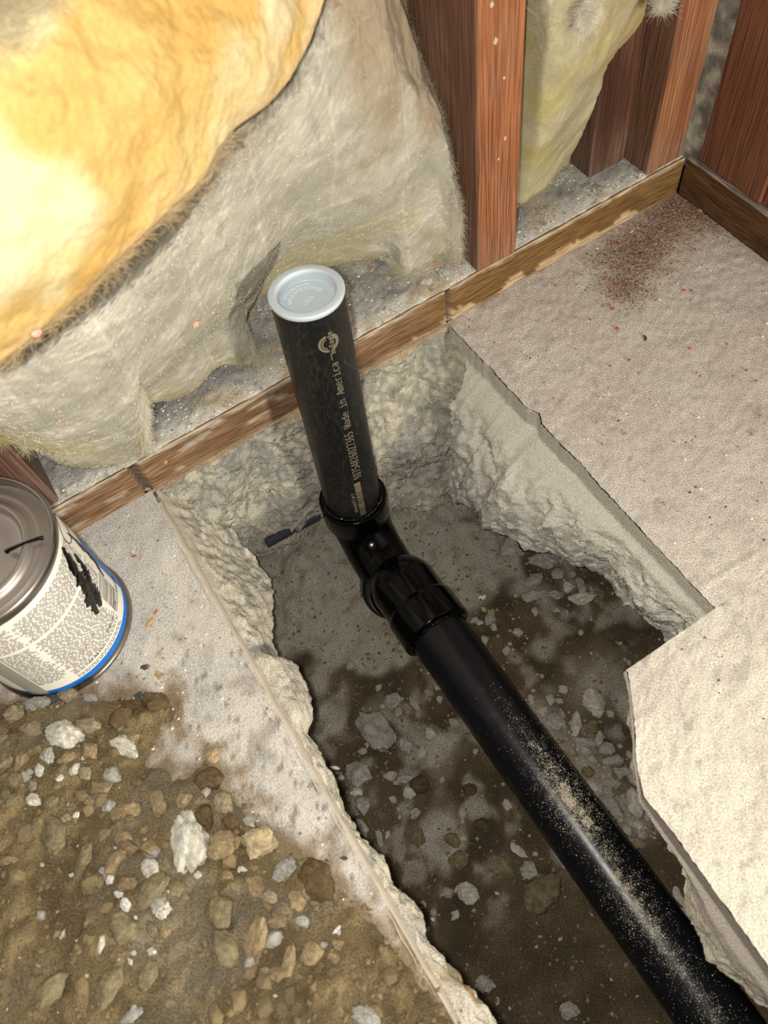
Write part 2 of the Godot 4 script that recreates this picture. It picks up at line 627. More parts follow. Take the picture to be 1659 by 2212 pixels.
func foot(x: float, v: float) -> Vector3:        # the broken footing face at x, v of the way down
	var r := sm(-0.50, -0.30, x)
	var zb := lerpf(0.028, 0.10, pow(r, 1.5))
	var y := 0.0015 - v * 0.172
	var p := Vector3(x, y, 0.0005 - 0.012 * (1.0 - sm(0.0, 0.012, v)) + zb * pow(v, 1.1))
	p.z += 0.022 * exp(-pow((x + 0.255) / 0.02, 2)) * sm(0.0, 0.2, v)
	var k := sm(0.0, 0.08, v)
	p.z += k * (0.011 * fb(p, 12.0) + 0.004 * (rg(p * Vector3(0.6, 1.9, 1), 30.0) - 0.6) + 0.0022 * fb(p * Vector3(0.8, 2.2, 1), 80.0) + 0.0016 * fb(p * Vector3(0.8, 2.0, 1), 220.0))
	p.y += k * 0.004 * fb(p + Vector3(5, 0, 0), 40.0)
	gc = rgb(190, 183, 162).lerp(rgb(160, 156, 147), clampf(0.5 + fb(p + Vector3(2, 0, 0), 16.0) * 0.9, 0, 1))
	gc = gc.lerp(rgb(108, 104, 98), 0.5 * sm(0.5, 0.85, rg(p + Vector3(3, 1, 1), 60.0)))
	gc = gc.lerp(rgb(140, 126, 104), 0.5 * sm(0.6, 1.0, v))
	if v < 0.04: gc = gc.lerp(rgb(176, 140, 96), 0.5)
	return p

func slab() -> void:
	var fl := Node3D.new()
	fl.name = "floor"
	add_child(fl)
	tag(fl, "dusty concrete floor slab sawn and broken open by a trench", "", "", "structure")
	# right part, up to the cross cut
	obj("slab", sheet(150, 170, func(u: float, v: float) -> Vector3:
		var z := -0.012 + v * 0.3245
		var x := lerpf(-0.248 + nick(z), 0.0005, u)
		var p := Vector3(x, 0, z)
		p.y = 0.0007 * fb(p, 30.0) + 0.0005 * fb(p, 120.0)
		p.y += 0.0011 * exp(-pow((z - 0.296 - 0.05 * (x + 0.25)) / 0.0012, 2)) * sm(-0.25, -0.245, x) * (1.0 - sm(-0.20, -0.19, x))
		if u < 0.004: p.y -= 0.0006
		gc = slab_colour(p)
		return p), M.concrete_old, fl)
	# right part in front of the cross cut, its edge broken
	obj("slab", sheet(170, 170, func(u: float, v: float) -> Vector3:
		var z := 0.3125 + v * 0.36
		var e := along(btop, z).x
		if v < 0.01: e = -0.3235
		var x := lerpf(e + 0.0008 * na.get_noise_2d(z * 300.0, 9.0), 0.0005, pow(u, 1.2))
		var p := Vector3(x, 0, z)
		p.y = 0.0009 * fb(p, 34.0) + 0.0007 * fb(p, 130.0)
		var k := absf(x + 0.243 + 0.1 * (z - 0.33))
		if z < 0.345: p.y -= 0.003 * exp(-pow(k / 0.0016, 2)) * (1.0 - sm(0.33, 0.345, z))
		gc = slab_colour(p)
		return p), M.concrete_old, fl)
	# the hidden face of the cross cut
	obj("cut_face", sheet(20, 10, func(u: float, v: float) -> Vector3:
		gc = rgb(180, 172, 158)
		return Vector3(lerpf(-0.3235 + 0.07 * minf(v * 3.0, 1.0), -0.244, u), -v * 0.11, 0.3128 + 0.001 * fb(Vector3(u, v, 0), 5.0)), true), M.rough, fl)
	# sawn and broken right side of the trench
	obj("cut_face", sheet(220, 90, func(u: float, v: float) -> Vector3:
		var z := u * 0.318 - 0.004
		var b := along(rbot, z)
		if z < rbot[0].z + 0.004: b = Vector3(lerpf(-0.285, rbot[0].x, clampf(z / rbot[0].z, 0, 1)), -0.135, z)
		var top := -0.248 + nick(clampf(z, 0, 0.3125))
		var saw := 0.020 - 0.006 * sm(0.15, 0.3, z)
		var p: Vector3
		if v < 0.72:
			var y := lerpf(0.0, b.y, v / 0.72)
			var t := clampf((-y - saw) / (-b.y - saw), 0, 1)
			var x := lerpf(top - 0.001, b.x, pow(t, 0.8))
			x -= 0.010 * sin(t * PI) * (0.6 + 0.5 * fb(Vector3(0, 0, z), 12.0))
			x -= sm(0.0, 0.12, t) * 0.004
			p = Vector3(x, y, z)
			var k := sm(0.02, 0.3, t)
			p.x += k * (0.005 * fb(p * Vector3(1, 1.5, 1), 22.0) + 0.0035 * (rg(p * Vector3(1, 1.6, 0.8), 60.0) - 0.6) + 0.0016 * fb(p * Vector3(1, 1.6, 1), 190.0))
			p.y += k * (0.004 * fb(p + Vector3(4, 0, 0), 60.0))
			p.x += 0.0003 * fb(p, 400.0)
			gc = rgb(222, 216, 200).lerp(rgb(222, 217, 202), t)
			gc = gc.lerp(rgb(140, 134, 130), k * 0.6 * sm(0.45, 0.85, rg(p + Vector3(7, 1, 0), 48.0)) * sm(0.3, 0.7, t))
		else:
			var t := (v - 0.72) / 0.28
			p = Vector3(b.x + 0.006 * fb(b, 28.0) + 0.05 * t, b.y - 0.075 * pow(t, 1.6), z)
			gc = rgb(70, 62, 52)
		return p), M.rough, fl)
	obj("cut_face", sheet(200, 60, func(u: float, v: float) -> Vector3:
		var z := lerpf(0.3125, 0.66, u)
		var tp := along(btop, z)
		var b := along(bbot, z)
		var p: Vector3
		if v < 0.7:
			var t := v / 0.7
			var saw := 0.016 * sm(0.36, 0.40, z)
			var y := lerpf(0, b.y, t)
			var k := clampf((-y - saw) / maxf(0.004, -b.y - saw), 0, 1)
			p = Vector3(lerpf(tp.x, b.x, pow(k, 0.7)) - 0.0004, y, z)
			p.x -= sm(0.0, 0.15, k) * 0.003
			p.x += k * (0.003 * fb(p, 40.0) + 0.002 * fb(p, 130.0))
			gc = rgb(178, 168, 156).lerp(rgb(206, 198, 178), k)
			gc = gc.lerp(rgb(140, 122, 100), k * sm(0.2, 0.6, fb(p, 30.0)) * 0.6)
		else:
			var t := (v - 0.7) / 0.3
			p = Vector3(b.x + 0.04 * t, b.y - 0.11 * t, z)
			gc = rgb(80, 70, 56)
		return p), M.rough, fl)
	# left part: flat slab up to the saw kerf
	obj("slab", sheet(150, 190, func(u: float, v: float) -> Vector3:
		var z := -0.012 + v * 0.632
		var p := Vector3(lerpf(-0.98, -0.5275, pow(u, 0.8)), 0, z)
		p.y = 0.0007 * fb(p, 22.0) + 0.0004 * fb(p, 90.0)
		gc = slab_left_colour(p)
		return p), M.concrete, fl)
	# dust filled kerf
	obj("saw_kerf", sheet(8, 200, func(u: float, v: float) -> Vector3:
		var z := 0.012 + v * 0.60
		var wob := 0.0012 * na.get_noise_2d(z * 30.0, 1.0)
		var wd := 0.0022 + 0.0006 * na.get_noise_2d(z * 60.0, 7.0)
		var p := Vector3(-0.5265 + wob + (u - 0.5) * 2.0 * (wd + 0.0006), 0, z)
		p.y = -0.0016 * (1.0 - pow(absf(u - 0.5) * 2.0, 3.0)) + 0.0005
		gc = rgb(186, 173, 154)
		return p), M.grit, fl)
	# broken lip right of the kerf, falling into the trench, undercut below
	obj("broken_edge", sheet(90, 330, func(u: float, v: float) -> Vector3:
		var z := v * 0.64
		var b := along(rim, z)
		var a := Vector3(-0.5245 + 0.0012 * na.get_noise_2d(z * 30.0, 1.0), 0, z)
		var flat := sm(0.05, 0.17, z)
		var p: Vector3
		if u < 0.66:
			var t := u / 0.66
			p = a.lerp(b, t)
			p.y = b.y * lerpf(pow(t, 1.15), pow(t, 3.5), flat)
			var k := sm(0.0, 0.25, t)
			p.y += k * (0.0035 * fb(p, 34.0) * (1.2 - 0.5 * flat) + 0.0012 * fb(p, 140.0)) + k * (1.0 - flat) * 0.006 * (rg(p, 40.0) - 0.65)
			p.x += k * 0.002 * fb(p + Vector3(1, 2, 3), 90.0)
			gc = rgb(206, 198, 178).lerp(rgb(198, 189, 172), clampf(0.5 + fb(p, 18.0), 0, 1))
			gc = gc.lerp(rgb(150, 146, 142), 0.65 * sm(0.25, 0.7, fb(p + Vector3(2, 0, 7), 32.0)))
			gc = gc.lerp(rgb(140, 112, 74), 0.85 * sm(0.36, 0.42, z) * sm(-0.05, 0.35, fb(p + Vector3(0, 5, 0), 26.0)))
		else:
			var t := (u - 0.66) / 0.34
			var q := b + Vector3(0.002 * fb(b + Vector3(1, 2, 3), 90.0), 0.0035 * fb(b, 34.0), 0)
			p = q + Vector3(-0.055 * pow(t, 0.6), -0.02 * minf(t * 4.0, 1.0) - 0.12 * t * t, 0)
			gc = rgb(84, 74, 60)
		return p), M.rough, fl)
	# broken footing under the wall plate, the back of the trench
	obj("footing", sheet(260, 170, func(u: float, v: float) -> Vector3:
		return foot(lerpf(-0.545, -0.225, u), v)), M.rough, fl)
	# the rest of the slab, out of view
	var bm := BoxMesh.new()
	bm.size = Vector3(2.4, 0.1, 2.4)
	obj("slab", bm, M.concrete, fl, Vector3(-1.2, -0.051, 1.86))
	var bl := BoxMesh.new()
	bl.size = Vector3(1.45, 0.1, 0.75)
	obj("slab", bl, M.concrete, fl, Vector3(-1.69, -0.0515, 0.285))
	# bar of reinforcing steel showing in the footing
	var path := []
	var sum := 0.0
	var rad := []
	var ra := Vector3(-0.4692,-0.1170,0.0270)
	var rz := Vector3(-0.3989,-0.1238,0.0270)
	for k in 21:
		var q := ra.lerp(rz, k / 20.0)
		sum += foot(q.x, (0.0015 - q.y) / 0.172).z / 21.0
	ra.z = sum - 0.0030
	rz.z = sum - 0.0030
	for i in 150:
		var t := i / 149.0
		var q := ra.lerp(rz, t)
		path.append(q)
		rad.append(0.0048 + (0.0009 if i % 5 < 2 else 0.0))
	var rb := obj("rebar", tube(path, rad, 14), mat(0.7))
	(rb.material_override as StandardMaterial3D).albedo_color = Color(0.20, 0.21, 0.24)
	tag(rb, "ribbed dark steel bar half buried in the broken footing left of the pipe", "rebar")

# ---------------------------------------------------------------- wood framing
func grain_colour(p: Vector3, a: Color, b: Color, k: Vector3) -> Color:
	return a.lerp(b, clampf(0.5 + fb(p * k, 1.0) * 0.9, 0, 1))

func stud(called: String, lo: Vector3, hi: Vector3, a: Color, b: Color, dusty: float, label: String, category := "stud") -> MeshInstance3D:
	var c := (lo + hi) / 2
	var o := obj(called, block((hi - lo) / 2, 0.0022, 0.012, func(p: Vector3, n: Vector3) -> Vector3:
		var w := p + c
		gc = grain_colour(w, a, b, Vector3(60, 3, 60))
		var d := dusty * (0.35 * sm(0.0, 0.7, fb(w, 18.0)) + 0.5 * (1.0 - sm(0.04, 0.10, w.y)))
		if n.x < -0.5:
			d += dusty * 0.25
			gc = gc.lerp(rgb(92, 70, 60), 0.6)  # faces turned left blend to a darker brown
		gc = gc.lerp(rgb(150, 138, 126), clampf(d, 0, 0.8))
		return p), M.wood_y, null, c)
	tag(o, label, category, "wall studs")
	return o

func framing() -> void:
	# back sill plate with two saw notches, built along x
	var pl := thing("sill_plate", Vector3(-0.45, 0.0, -0.0445), "long brown sill plate of the back wall with two saw notches", "sill plate", "sill plates")
	var cx := -0.60
	obj("board", block(Vector3(0.60, 0.019, 0.0445), 0.0018, 0.0035, func(p: Vector3, n: Vector3) -> Vector3:
		var w := p + Vector3(cx, 0.019, -0.0445)
		gc = grain_colour(w, rgb(150, 122, 96), rgb(118, 92, 68), Vector3(6, 160, 60))
		gc = gc.lerp(rgb(120, 92, 52), 0.75 * sm(-0.34, -0.2, w.x))
		gc = gc.lerp(rgb(196, 188, 176), 0.85 * sm(0.25, 0.6, fb(w * Vector3(1, 3, 1), 24.0)) * (1.0 - sm(-0.45, -0.32, w.x)))
		if n.z > 0.3:
			var low := 0.016 * sm(-0.33, -0.25, w.x) * (0.5 + 0.5 * fb(w, 20.0)) * (1.0 - sm(-0.06, -0.03, w.x))
			if w.y < low: gc = rgb(196, 172, 138)
			gc = gc.lerp(rgb(200, 190, 172), 0.8 * sm(0.034, 0.0375, w.y + 0.002 * fb(w, 50.0)))
			gc = gc.lerp(rgb(168, 150, 128), 0.6 * (1.0 - sm(0.001, 0.006, w.y)))
		for e in [[-0.529, 0.0034], [-0.2475, 0.0022]]:
			var q := absf(w.x - e[0])
			if q < e[1] and n.z > -0.5:
				var dep: float = 0.008 * (1.0 - q / e[1])
				if n.z > 0.5: p.z -= dep
				if n.y > 0.5 and w.z > -0.02: p.y -= dep * 0.8 * sm(-0.018, -0.003, w.z)
				gc = rgb(96, 84, 74)
		return p), M.wood_x, pl, Vector3(cx, 0.019, -0.0445))
	# dust lying on the plate
	obj("dust_layer", sheet(520, 44, func(u: float, v: float) -> Vector3:
		var p := Vector3(lerpf(-1.19, -0.0005, u), 0.038, lerpf(-0.0885, -0.0015, v))
		var e := 1.0 - sm(0.86, 1.0, v + 0.10 * fb(p, 45.0))
		p.y += 0.0002 + e * (0.0014 + 0.0009 * fb(p, 40.0) + 0.0006 * fb(p, 170.0))
		if v > 0.985: p.y = 0.0377
		gc = rgb(166, 164, 160).lerp(rgb(140, 137, 132), clampf(0.5 + 0.9 * fb(p, 30.0), 0, 1))
		gc = gc.lerp(rgb(196, 190, 178), sm(0.70, 0.97, v))
		gc = gc.lerp(rgb(110, 102, 96), 0.6 * sm(0.45, 0.8, fb(p + Vector3(8, 0, 0), 70.0)))
		gc = gc.lerp(rgb(168, 150, 120), 0.6 * sm(0.3, 0.7, fb(p + Vector3(0, 8, 0), 22.0)))
		return p), M.concrete, pl)
	var pr := thing("sill_plate", Vector3(0.0445, 0.0, 0.6), "short dark brown sill plate running along the right wall from the corner", "sill plate", "sill plates")
	obj("board", block(Vector3(0.0445, 0.019, 0.65), 0.0018, 0.006, func(p: Vector3, n: Vector3) -> Vector3:
		var w := p + Vector3(0.0447, 0.019, 0.65)
		gc = grain_colour(w, rgb(120, 92, 62), rgb(92, 66, 44), Vector3(160, 160, 8))
		gc = gc.lerp(rgb(112, 84, 70), 0.6 * (1.0 - sm(0.006, 0.018, w.y + 0.006 * fb(w, 30.0))))
		if n.y > 0.5: gc = rgb(168, 158, 148).lerp(rgb(130, 122, 116), clampf(0.5 + fb(w, 60.0), 0, 1))
		return p), M.wood_z, pr, Vector3(0.0447, 0.019, 0.65))
	stud("wall_stud", Vector3(-0.2175, 0.038, -0.0885), Vector3(-0.1795, 2.42, 0.0), rgb(158, 104, 72), rgb(130, 80, 54), 0.6, "reddish brown stud in the middle of the back wall with paint flecks")
	stud("wall_stud", Vector3(-0.623, 0.038, -0.0885), Vector3(-0.585, 2.42, -0.004), rgb(120, 94, 80), rgb(96, 72, 62), 0.8, "dusty brown stud behind the can at the left picture edge")
	stud("wall_stud", Vector3(-0.0415, 0.038, -0.0885), Vector3(-0.0025, 2.42, -0.003), rgb(172, 128, 92), rgb(136, 88, 62), 0.35, "corner stud of the back wall with darker left side and tan front")
	stud("wall_stud", Vector3(-0.0805, 0.038, -0.0885), Vector3(-0.0420, 2.42, -0.030), rgb(92, 62, 48), rgb(70, 46, 37), 0.5, "dark brown stud set back behind the corner stud")
	stud("wall_stud", Vector3(0.0035, 0.038, 0.010), Vector3(0.0415, 2.42, 0.0795), rgb(190, 112, 70), rgb(152, 86, 52), 0.12, "wide red brown board standing on the right sill plate next to the corner")
	stud("wall_stud", Vector3(0.0055, 0.038, 0.0805), Vector3(0.0435, 2.42, 0.1185), rgb(186, 112, 66), rgb(150, 84, 50), 0.1, "light orange brown stud at the right picture edge")
	# far studs, above the frame or beside it
	for x in [-1.035, -1.44]:
		stud("wall_stud", Vector3(x, 0.038, -0.0885), Vector3(x + 0.038, 2.42, 0.0), rgb(150, 96, 66), rgb(120, 74, 50), 0.4, "brown stud of the back wall %s of the can, beyond the picture" % ("just left" if x > -1.2 else "farthest left"))
	# gravelly building paper in the corner gap
	var gp := obj("trim_1", sheet(20, 220, func(u: float, v: float) -> Vector3:
		var p := Vector3(lerpf(-0.004, 0.006, u), lerpf(0.03, 1.2, v), lerpf(-0.012, 0.014, u))
		p.z += 0.003 * fb(p, 60.0)
		gc = rgb(158, 150, 134).lerp(rgb(96, 90, 82), clampf(0.5 + fb(p, 70.0), 0, 1))
		return p, true), M.paper)
	tag(gp, "gritty grey filler in the gap between the corner studs", "", "", "structure")
	# flecks of plaster on the middle stud
	var rng := RandomNumberGenerator.new()
	rng.seed = 5
	var st: Node3D = get_node("wall_stud")
	for q in [[-0.206, 0.245, 1.0], [-0.203, 0.222, 1.2], [-0.196, 0.195, 0.7], [-0.194, 0.150, 0.9], [-0.199, 0.136, 0.7]]:
		var m := pebble(Vector3(0.0015 * q[2], 0.0022 * q[2], 0.0006), "f", rgb(190, 168, 150), rng)
		obj("paint_fleck", m, M.stone, st, Vector3(q[0], q[1], 0.0002))

# ---------------------------------------------------------------- insulation
func cat(a: Vector3, b: Vector3, c: Vector3, d: Vector3, t: float) -> Vector3:
	return 0.5 * ((2.0 * b) + (c - a) * t + (2.0 * a - 5.0 * b + 4.0 * c - d) * t * t + (3.0 * b - a - 3.0 * c + d) * t * t * t)

func quilt(g: Array, u: float, v: float) -> Vector3:
	var nr := g.size()
	var ncol: int = g[0].size()
	var y := v * (nr - 1)
	var j := mini(int(y), nr - 2)
	var x := u * (ncol - 1)
	var i := mini(int(x), ncol - 2)
	var col := []
	for dj in [-1, 0, 1, 2]:
		var r: Array = g[clampi(j + dj, 0, nr - 1)]
		col.append(cat(r[clampi(i - 1, 0, ncol - 1)], r[i], r[i + 1], r[clampi(i + 2, 0, ncol - 1)], x - i))
	return cat(col[0], col[1], col[2], col[3], y - j)

func wool(called: String, g: Array, nu: int, nv: int, lump: float, tint: Callable, m: Material, label: String, fibres: int, flen: float, seed_: int, edge_lo: float, edge_hi: float) -> void:
	var dusty := 1.0 if m == M.wool_dust else 0.45
	var body := sheet(nu, nv, func(u: float, v: float) -> Vector3:
		var p := quilt(g, u, v)
		var e := sm(0.0, 0.08, v) * (1.0 - sm(0.93, 1.0, v))
		var d := lump * (0.8 * fb(p, 12.0) + 0.35 * (rg(p + Vector3(2, 1, 0), 15.0) - 0.55) + 0.22 * fb(p, 45.0)) + dusty * (0.0009 * fb(p, 130.0) + 0.0010 * fb(p, 300.0))
		p += Vector3(0.1, 0.55, 0.8) * d * e
		p.y = maxf(p.y, 0.0388)
		p.z = maxf(p.z, -0.0885)
		gc = tint.call(p, u, v)
		return p, true)
	var arr := body.surface_get_arrays(0)
	var P: PackedVector3Array = arr[Mesh.ARRAY_VERTEX]
	var N: PackedVector3Array = arr[Mesh.ARRAY_NORMAL]
	var C: PackedColorArray = arr[Mesh.ARRAY_COLOR]
	var c := Vector3.ZERO
	for p in P: c += p
	c /= P.size()
	var root := thing(called, Vector3(c.x, 0.038, c.z), label, "insulation", "glass wool batts between the studs")
	obj("wool", body, m, root)
	for i in range(0, P.size(), 3): snap.append(P[i])
	# loose glass fibres
	var rng := RandomNumberGenerator.new()
	rng.seed = seed_
	var tufts := []
	for k in 4: tufts.append(tuft(seed_ * 10 + k))
	for k in 4:
		var where := []
		var tints := PackedColorArray()
		while where.size() < fibres / 4:
			var i := rng.randi_range(0, P.size() - 1)
			var v := float(i / (nu + 1)) / nv
			if rng.randf() > lerpf(0.25, 1.0, sm(edge_lo, edge_hi, v)): continue
			var n := N[i]
			if n.z < -0.2 or (seed_ == 31 and (v > 0.752 or (v > 0.62 and float(i % (nu + 1)) / nu > 0.55))) or (seed_ == 37 and (v > 0.77 or n.y < -0.2)): continue
			var t := Vector3(rng.randf_range(-1, 1), rng.randf_range(-1, 0.4), rng.randf_range(-1, 1))
			t = (t - n * t.dot(n) * rng.randf_range(0.75, 1.0)).normalized()
			var b := t.cross(n).normalized()
			var s := flen * rng.randf_range(0.35, 1.2)
			where.append(Transform3D(Basis(t * s, b.cross(t).normalized() * s, b * s), P[i] - n * 0.0008))
			var cc := (C[i] * rng.randf_range(0.9, 1.12)).lerp(rgb(232, 224, 200), rng.randf_range(0, 0.5))
			cc.a = 1.0
			tints.append(cc)
		scatter("loose_fibres", tufts[k], M.fibre, where, tints, root)
	if seed_ == 37:
		var where := []
		var tints := PackedColorArray()
		while where.size() < 34000:
			var i := rng.randi_range(0, P.size() - 1)
			if N[i].y < 0.1: continue
			var s := 0.0002 + 0.0004 * rng.randf() + 0.0010 * pow(rng.randf(), 16.0)
			where.append(Transform3D(Basis.from_euler(Vector3(rng.randf() * 6, rng.randf() * 6, 0)).scaled(Vector3(s, s * 0.7, s)), P[i] + N[i] * 0.0001 + Vector3(rng.randf_range(-0.0006, 0.0006), rng.randf_range(-0.0006, 0.0006), 0)))
			tints.append(C[i].lerp(rgb(206, 200, 184), rng.randf() * 0.6) * rng.randf_range(0.74, 0.9))
		scatter("cement_crumbs", grit_mesh(15), M.grit, where, tints, root)

func tuft(seed_: int) -> ArrayMesh:
	var rng := RandomNumberGenerator.new()
	rng.seed = seed_
	var P := PackedVector3Array()
	var I := PackedInt32Array()
	for s in 9:
		var p := Vector3(rng.randf_range(-0.3, 0.3), 0.0, rng.randf_range(-0.3, 0.3))
		var d := Vector3(rng.randf_range(-1, 1), rng.randf_range(0.0, 0.55), rng.randf_range(-1, 1)).normalized()
		var bend := Vector3(rng.randf_range(-1, 1), rng.randf_range(-0.9, 0.3), rng.randf_range(-1, 1)) * 0.5
		var th := 0.009
		for k in 6:
			var side := d.cross(Vector3.UP).normalized() * th * (1.0 - k * 0.12)
			var up := side.cross(d).normalized() * th * (1.0 - k * 0.12)
			P.append_array([p + side, p - side * 0.5 + up * 0.87, p - side * 0.5 - up * 0.87])
			if k < 5:
				var a := P.size() - 3
				for q in 3:
					var b := a + (q + 1) % 3
					I.append_array([a + q, b, a + q + 3, b, b + 3, a + q + 3])
			p += d * 0.2
			d = (d + bend * 0.45).normalized()
	return build(P, I)

func insulation() -> void:
	var yel := [[V(-596,334,5),V(-557,338,5),V(-527,340,0),V(-492,343,-8),V(-456,346,-18),V(-433,348,-28),V(-403,345,-42),V(-373,350,-55),V(-349,360,-70),V(-325,374,-90)],[V(-581,347,65),V(-546,351,65),V(-519,353,60),V(-488,356,52),V(-457,357,42),V(-436,359,32),V(-409,356,18),V(-382,360,5),V(-361,369,-10),V(-339,381,-30)],[V(-574,330,83),V(-538,334,83),V(-511,336,77),V(-479,340,69),V(-447,342,58),V(-426,344,48),V(-398,341,33),V(-372,345,20),V(-351,355,4),V(-329,368,-16)],[V(-571,297,90),V(-533,302,89),V(-504,305,83),V(-470,310,75),V(-436,313,64),V(-413,316,53),V(-384,313,38),V(-357,319,24),V(-335,331,8),V(-313,347,-13)],[V(-571,261,85),V(-529,268,84),V(-497,273,79),V(-460,279,70),V(-424,283,60),V(-400,289,49),V(-369,286,35),V(-341,294,21),V(-319,309,6),V(-298,327,-15)],[V(-574,237,75),V(-529,246,75),V(-495,252,70),V(-456,260,62),V(-418,265,52),V(-394,273,42),V(-362,271,28),V(-333,280,15),V(-311,297,0),V(-290,317,-20)],[V(-574,240,53),V(-529,249,53),V(-495,255,48),V(-456,263,40),V(-418,268,30),V(-394,276,20),V(-362,274,6),V(-333,283,-7),V(-311,300,-22),V(-290,320,-42)],[V(-574,249,-88),V(-529,258,-88),V(-495,264,-88),V(-456,272,-88),V(-418,277,-88),V(-394,285,-88),V(-362,283,-88),V(-333,292,-88),V(-311,309,-88),V(-290,329,-88)]]
	var gry := [[V(-566,211,-88),V(-537,202,-88),V(-502,211,-88),V(-476,219,-88),V(-449,229,-88),V(-438,233,-88),V(-419,237,-88),V(-401,242,-88),V(-390,247,-88),V(-376,248,-88),V(-355,251,-88),V(-331,257,-88),V(-313,268,-88),V(-301,281,-88),V(-294,292,-88),V(-280,290,-88),V(-220,245,-88),V(-220,245,-88)],[V(-566,213,20),V(-537,204,20),V(-502,213,20),V(-476,221,20),V(-449,231,20),V(-438,235,20),V(-419,239,15),V(-401,244,12),V(-390,249,10),V(-376,250,5),V(-355,253,0),V(-331,259,-10),V(-313,270,-15),V(-301,283,-20),V(-294,294,-20),V(-280,292,-25),V(-220,247,-97),V(-220,247,-88)],[V(-574,202,30),V(-546,208,45),V(-520,216,50),V(-496,216,50),V(-471,224,50),V(-457,227,48),V(-440,231,45),V(-417,229,30),V(-401,230,25),V(-383,226,15),V(-361,230,10),V(-338,233,8),V(-316,230,0),V(-297,234,-3),V(-278,231,-10),V(-260,224,-22),V(-220,192,-67),V(-220,192,-88)],[V(-580,186,30),V(-555,186,45),V(-533,190,50),V(-508,187,50),V(-484,192,48),V(-468,189,40),V(-447,185,30),V(-421,187,20),V(-401,181,8),V(-379,178,-5),V(-355,183,-10),V(-333,182,-10),V(-313,178,-10),V(-290,175,-12),V(-268,174,-15),V(-245,169,-22),V(-220,147,-34),V(-220,147,-88)],[V(-585,168,20),V(-565,150,30),V(-547,141,35),V(-520,133,35),V(-497,133,30),V(-495,119,12),V(-466,122,8),V(-437,127,4),V(-416,136,2),V(-398,129,-8),V(-350,128,-35),V(-326,123,-35),V(-302,113,-35),V(-278,111,-32),V(-256,111,-32),V(-233,111,-32),V(-220,107,-24),V(-220,107,-88)],[V(-587,154,10),V(-569,130,18),V(-555,109,19),V(-527,91,17),V(-505,92,14),V(-499,80,-18),V(-465,84,-22),V(-432,89,-26),V(-411,102,-22),V(-392,96,-35),V(-351,92,-57),V(-319,84,-57),V(-295,76,-55),V(-275,79,-43),V(-259,75,-33),V(-233,75,-34),V(-220,74,-25),V(-220,74,-88)],[V(-589,139,0),V(-573,109,5),V(-562,75,3),V(-536,47,-2),V(-513,48,-2),V(-505,65,-22),V(-468,47,-28),V(-433,55,-30),V(-410,39,-27),V(-401,64,-50),V(-352,54,-80),V(-313,43,-80),V(-288,35,-75),V(-272,45,-55),V(-264,35,-34),V(-233,35,-36),V(-220,43,-26),V(-220,43,-88)],[V(-589,135,-12),V(-573,105,-7),V(-562,71,-9),V(-536,43,-14),V(-513,44,-14),V(-505,61,-34),V(-468,43,-40),V(-433,51,-42),V(-410,38,-39),V(-401,60,-62),V(-352,50,-92),V(-313,39,-92),V(-288,38,-87),V(-272,41,-67),V(-264,38,-46),V(-233,38,-48),V(-220,39,-38),V(-220,39,-100)],[V(-589,39,-89),V(-573,39,-89),V(-562,39,-89),V(-536,39,-89),V(-513,39,-89),V(-505,39,-89),V(-468,39,-89),V(-433,39,-89),V(-410,39,-89),V(-401,39,-89),V(-352,39,-89),V(-313,39,-89),V(-288,39,-89),V(-272,39,-89),V(-264,39,-89),V(-233,39,-89),V(-220,39,-89),V(-220,39,-89)]]
	var rb := [[V(-178,246,-89),V(-166,246,-20),V(-164,254,5),V(-138,246,8),V(-95,226,-5),V(-42,193,-40),V(-38,193,-89)],[V(-178,187,-89),V(-164,187,-20),V(-158,194,0),V(-132,190,2),V(-88,178,-12),V(-35,150,-45),V(-31,150,-89)],[V(-178,134,-89),V(-159,134,-25),V(-149,138,-10),V(-120,132,-15),V(-79,129,-30),V(-31,105,-60),V(-27,105,-89)],[V(-178,76,-89),V(-152,76,-35),V(-134,83,-30),V(-102,74,-40),V(-66,71,-52),V(-30,51,-75),V(-26,51,-89)],[V(-178,31,-89),V(-145,31,-42),V(-123,27,-48),V(-85,18,-64),V(-49,15,-76),V(-26,16,-84),V(-22,16,-89)],[V(-178,38,-97),V(-145,38,-50),V(-123,38,-56),V(-85,38,-72),V(-49,38,-84),V(-26,38,-92),V(-22,38,-97)],[V(-178,39,-89),V(-145,39,-89),V(-123,39,-89),V(-85,39,-89),V(-49,39,-89),V(-26,39,-89),V(-22,39,-89)]]
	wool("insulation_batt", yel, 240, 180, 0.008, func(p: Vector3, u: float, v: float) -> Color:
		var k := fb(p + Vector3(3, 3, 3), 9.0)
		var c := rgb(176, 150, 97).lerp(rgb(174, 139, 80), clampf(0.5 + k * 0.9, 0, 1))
		c = c.lerp(rgb(190, 178, 146), 0.8 * sm(0.0, 0.5, fb(p, 8.0) + 0.8 * sm(-0.44, -0.50, p.x) * sm(0.25, 0.33, p.y)))  # random pale mottling, plus flash washout painted in at the upper left
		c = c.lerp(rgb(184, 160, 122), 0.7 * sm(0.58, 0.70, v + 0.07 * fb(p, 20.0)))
		c = c.lerp(rgb(122, 98, 72), 0.7 * sm(0.78, 0.84, v) * (1.0 - sm(0.5, 0.7, u)))  # dirt brown under the lip, with crease shade painted in
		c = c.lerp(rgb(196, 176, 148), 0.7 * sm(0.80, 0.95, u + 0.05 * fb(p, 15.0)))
		return c, M.wool, "bulging yellow glass wool batt hanging out of the wall, upper left", 6500, 0.0105, 31, 0.5, 0.68)
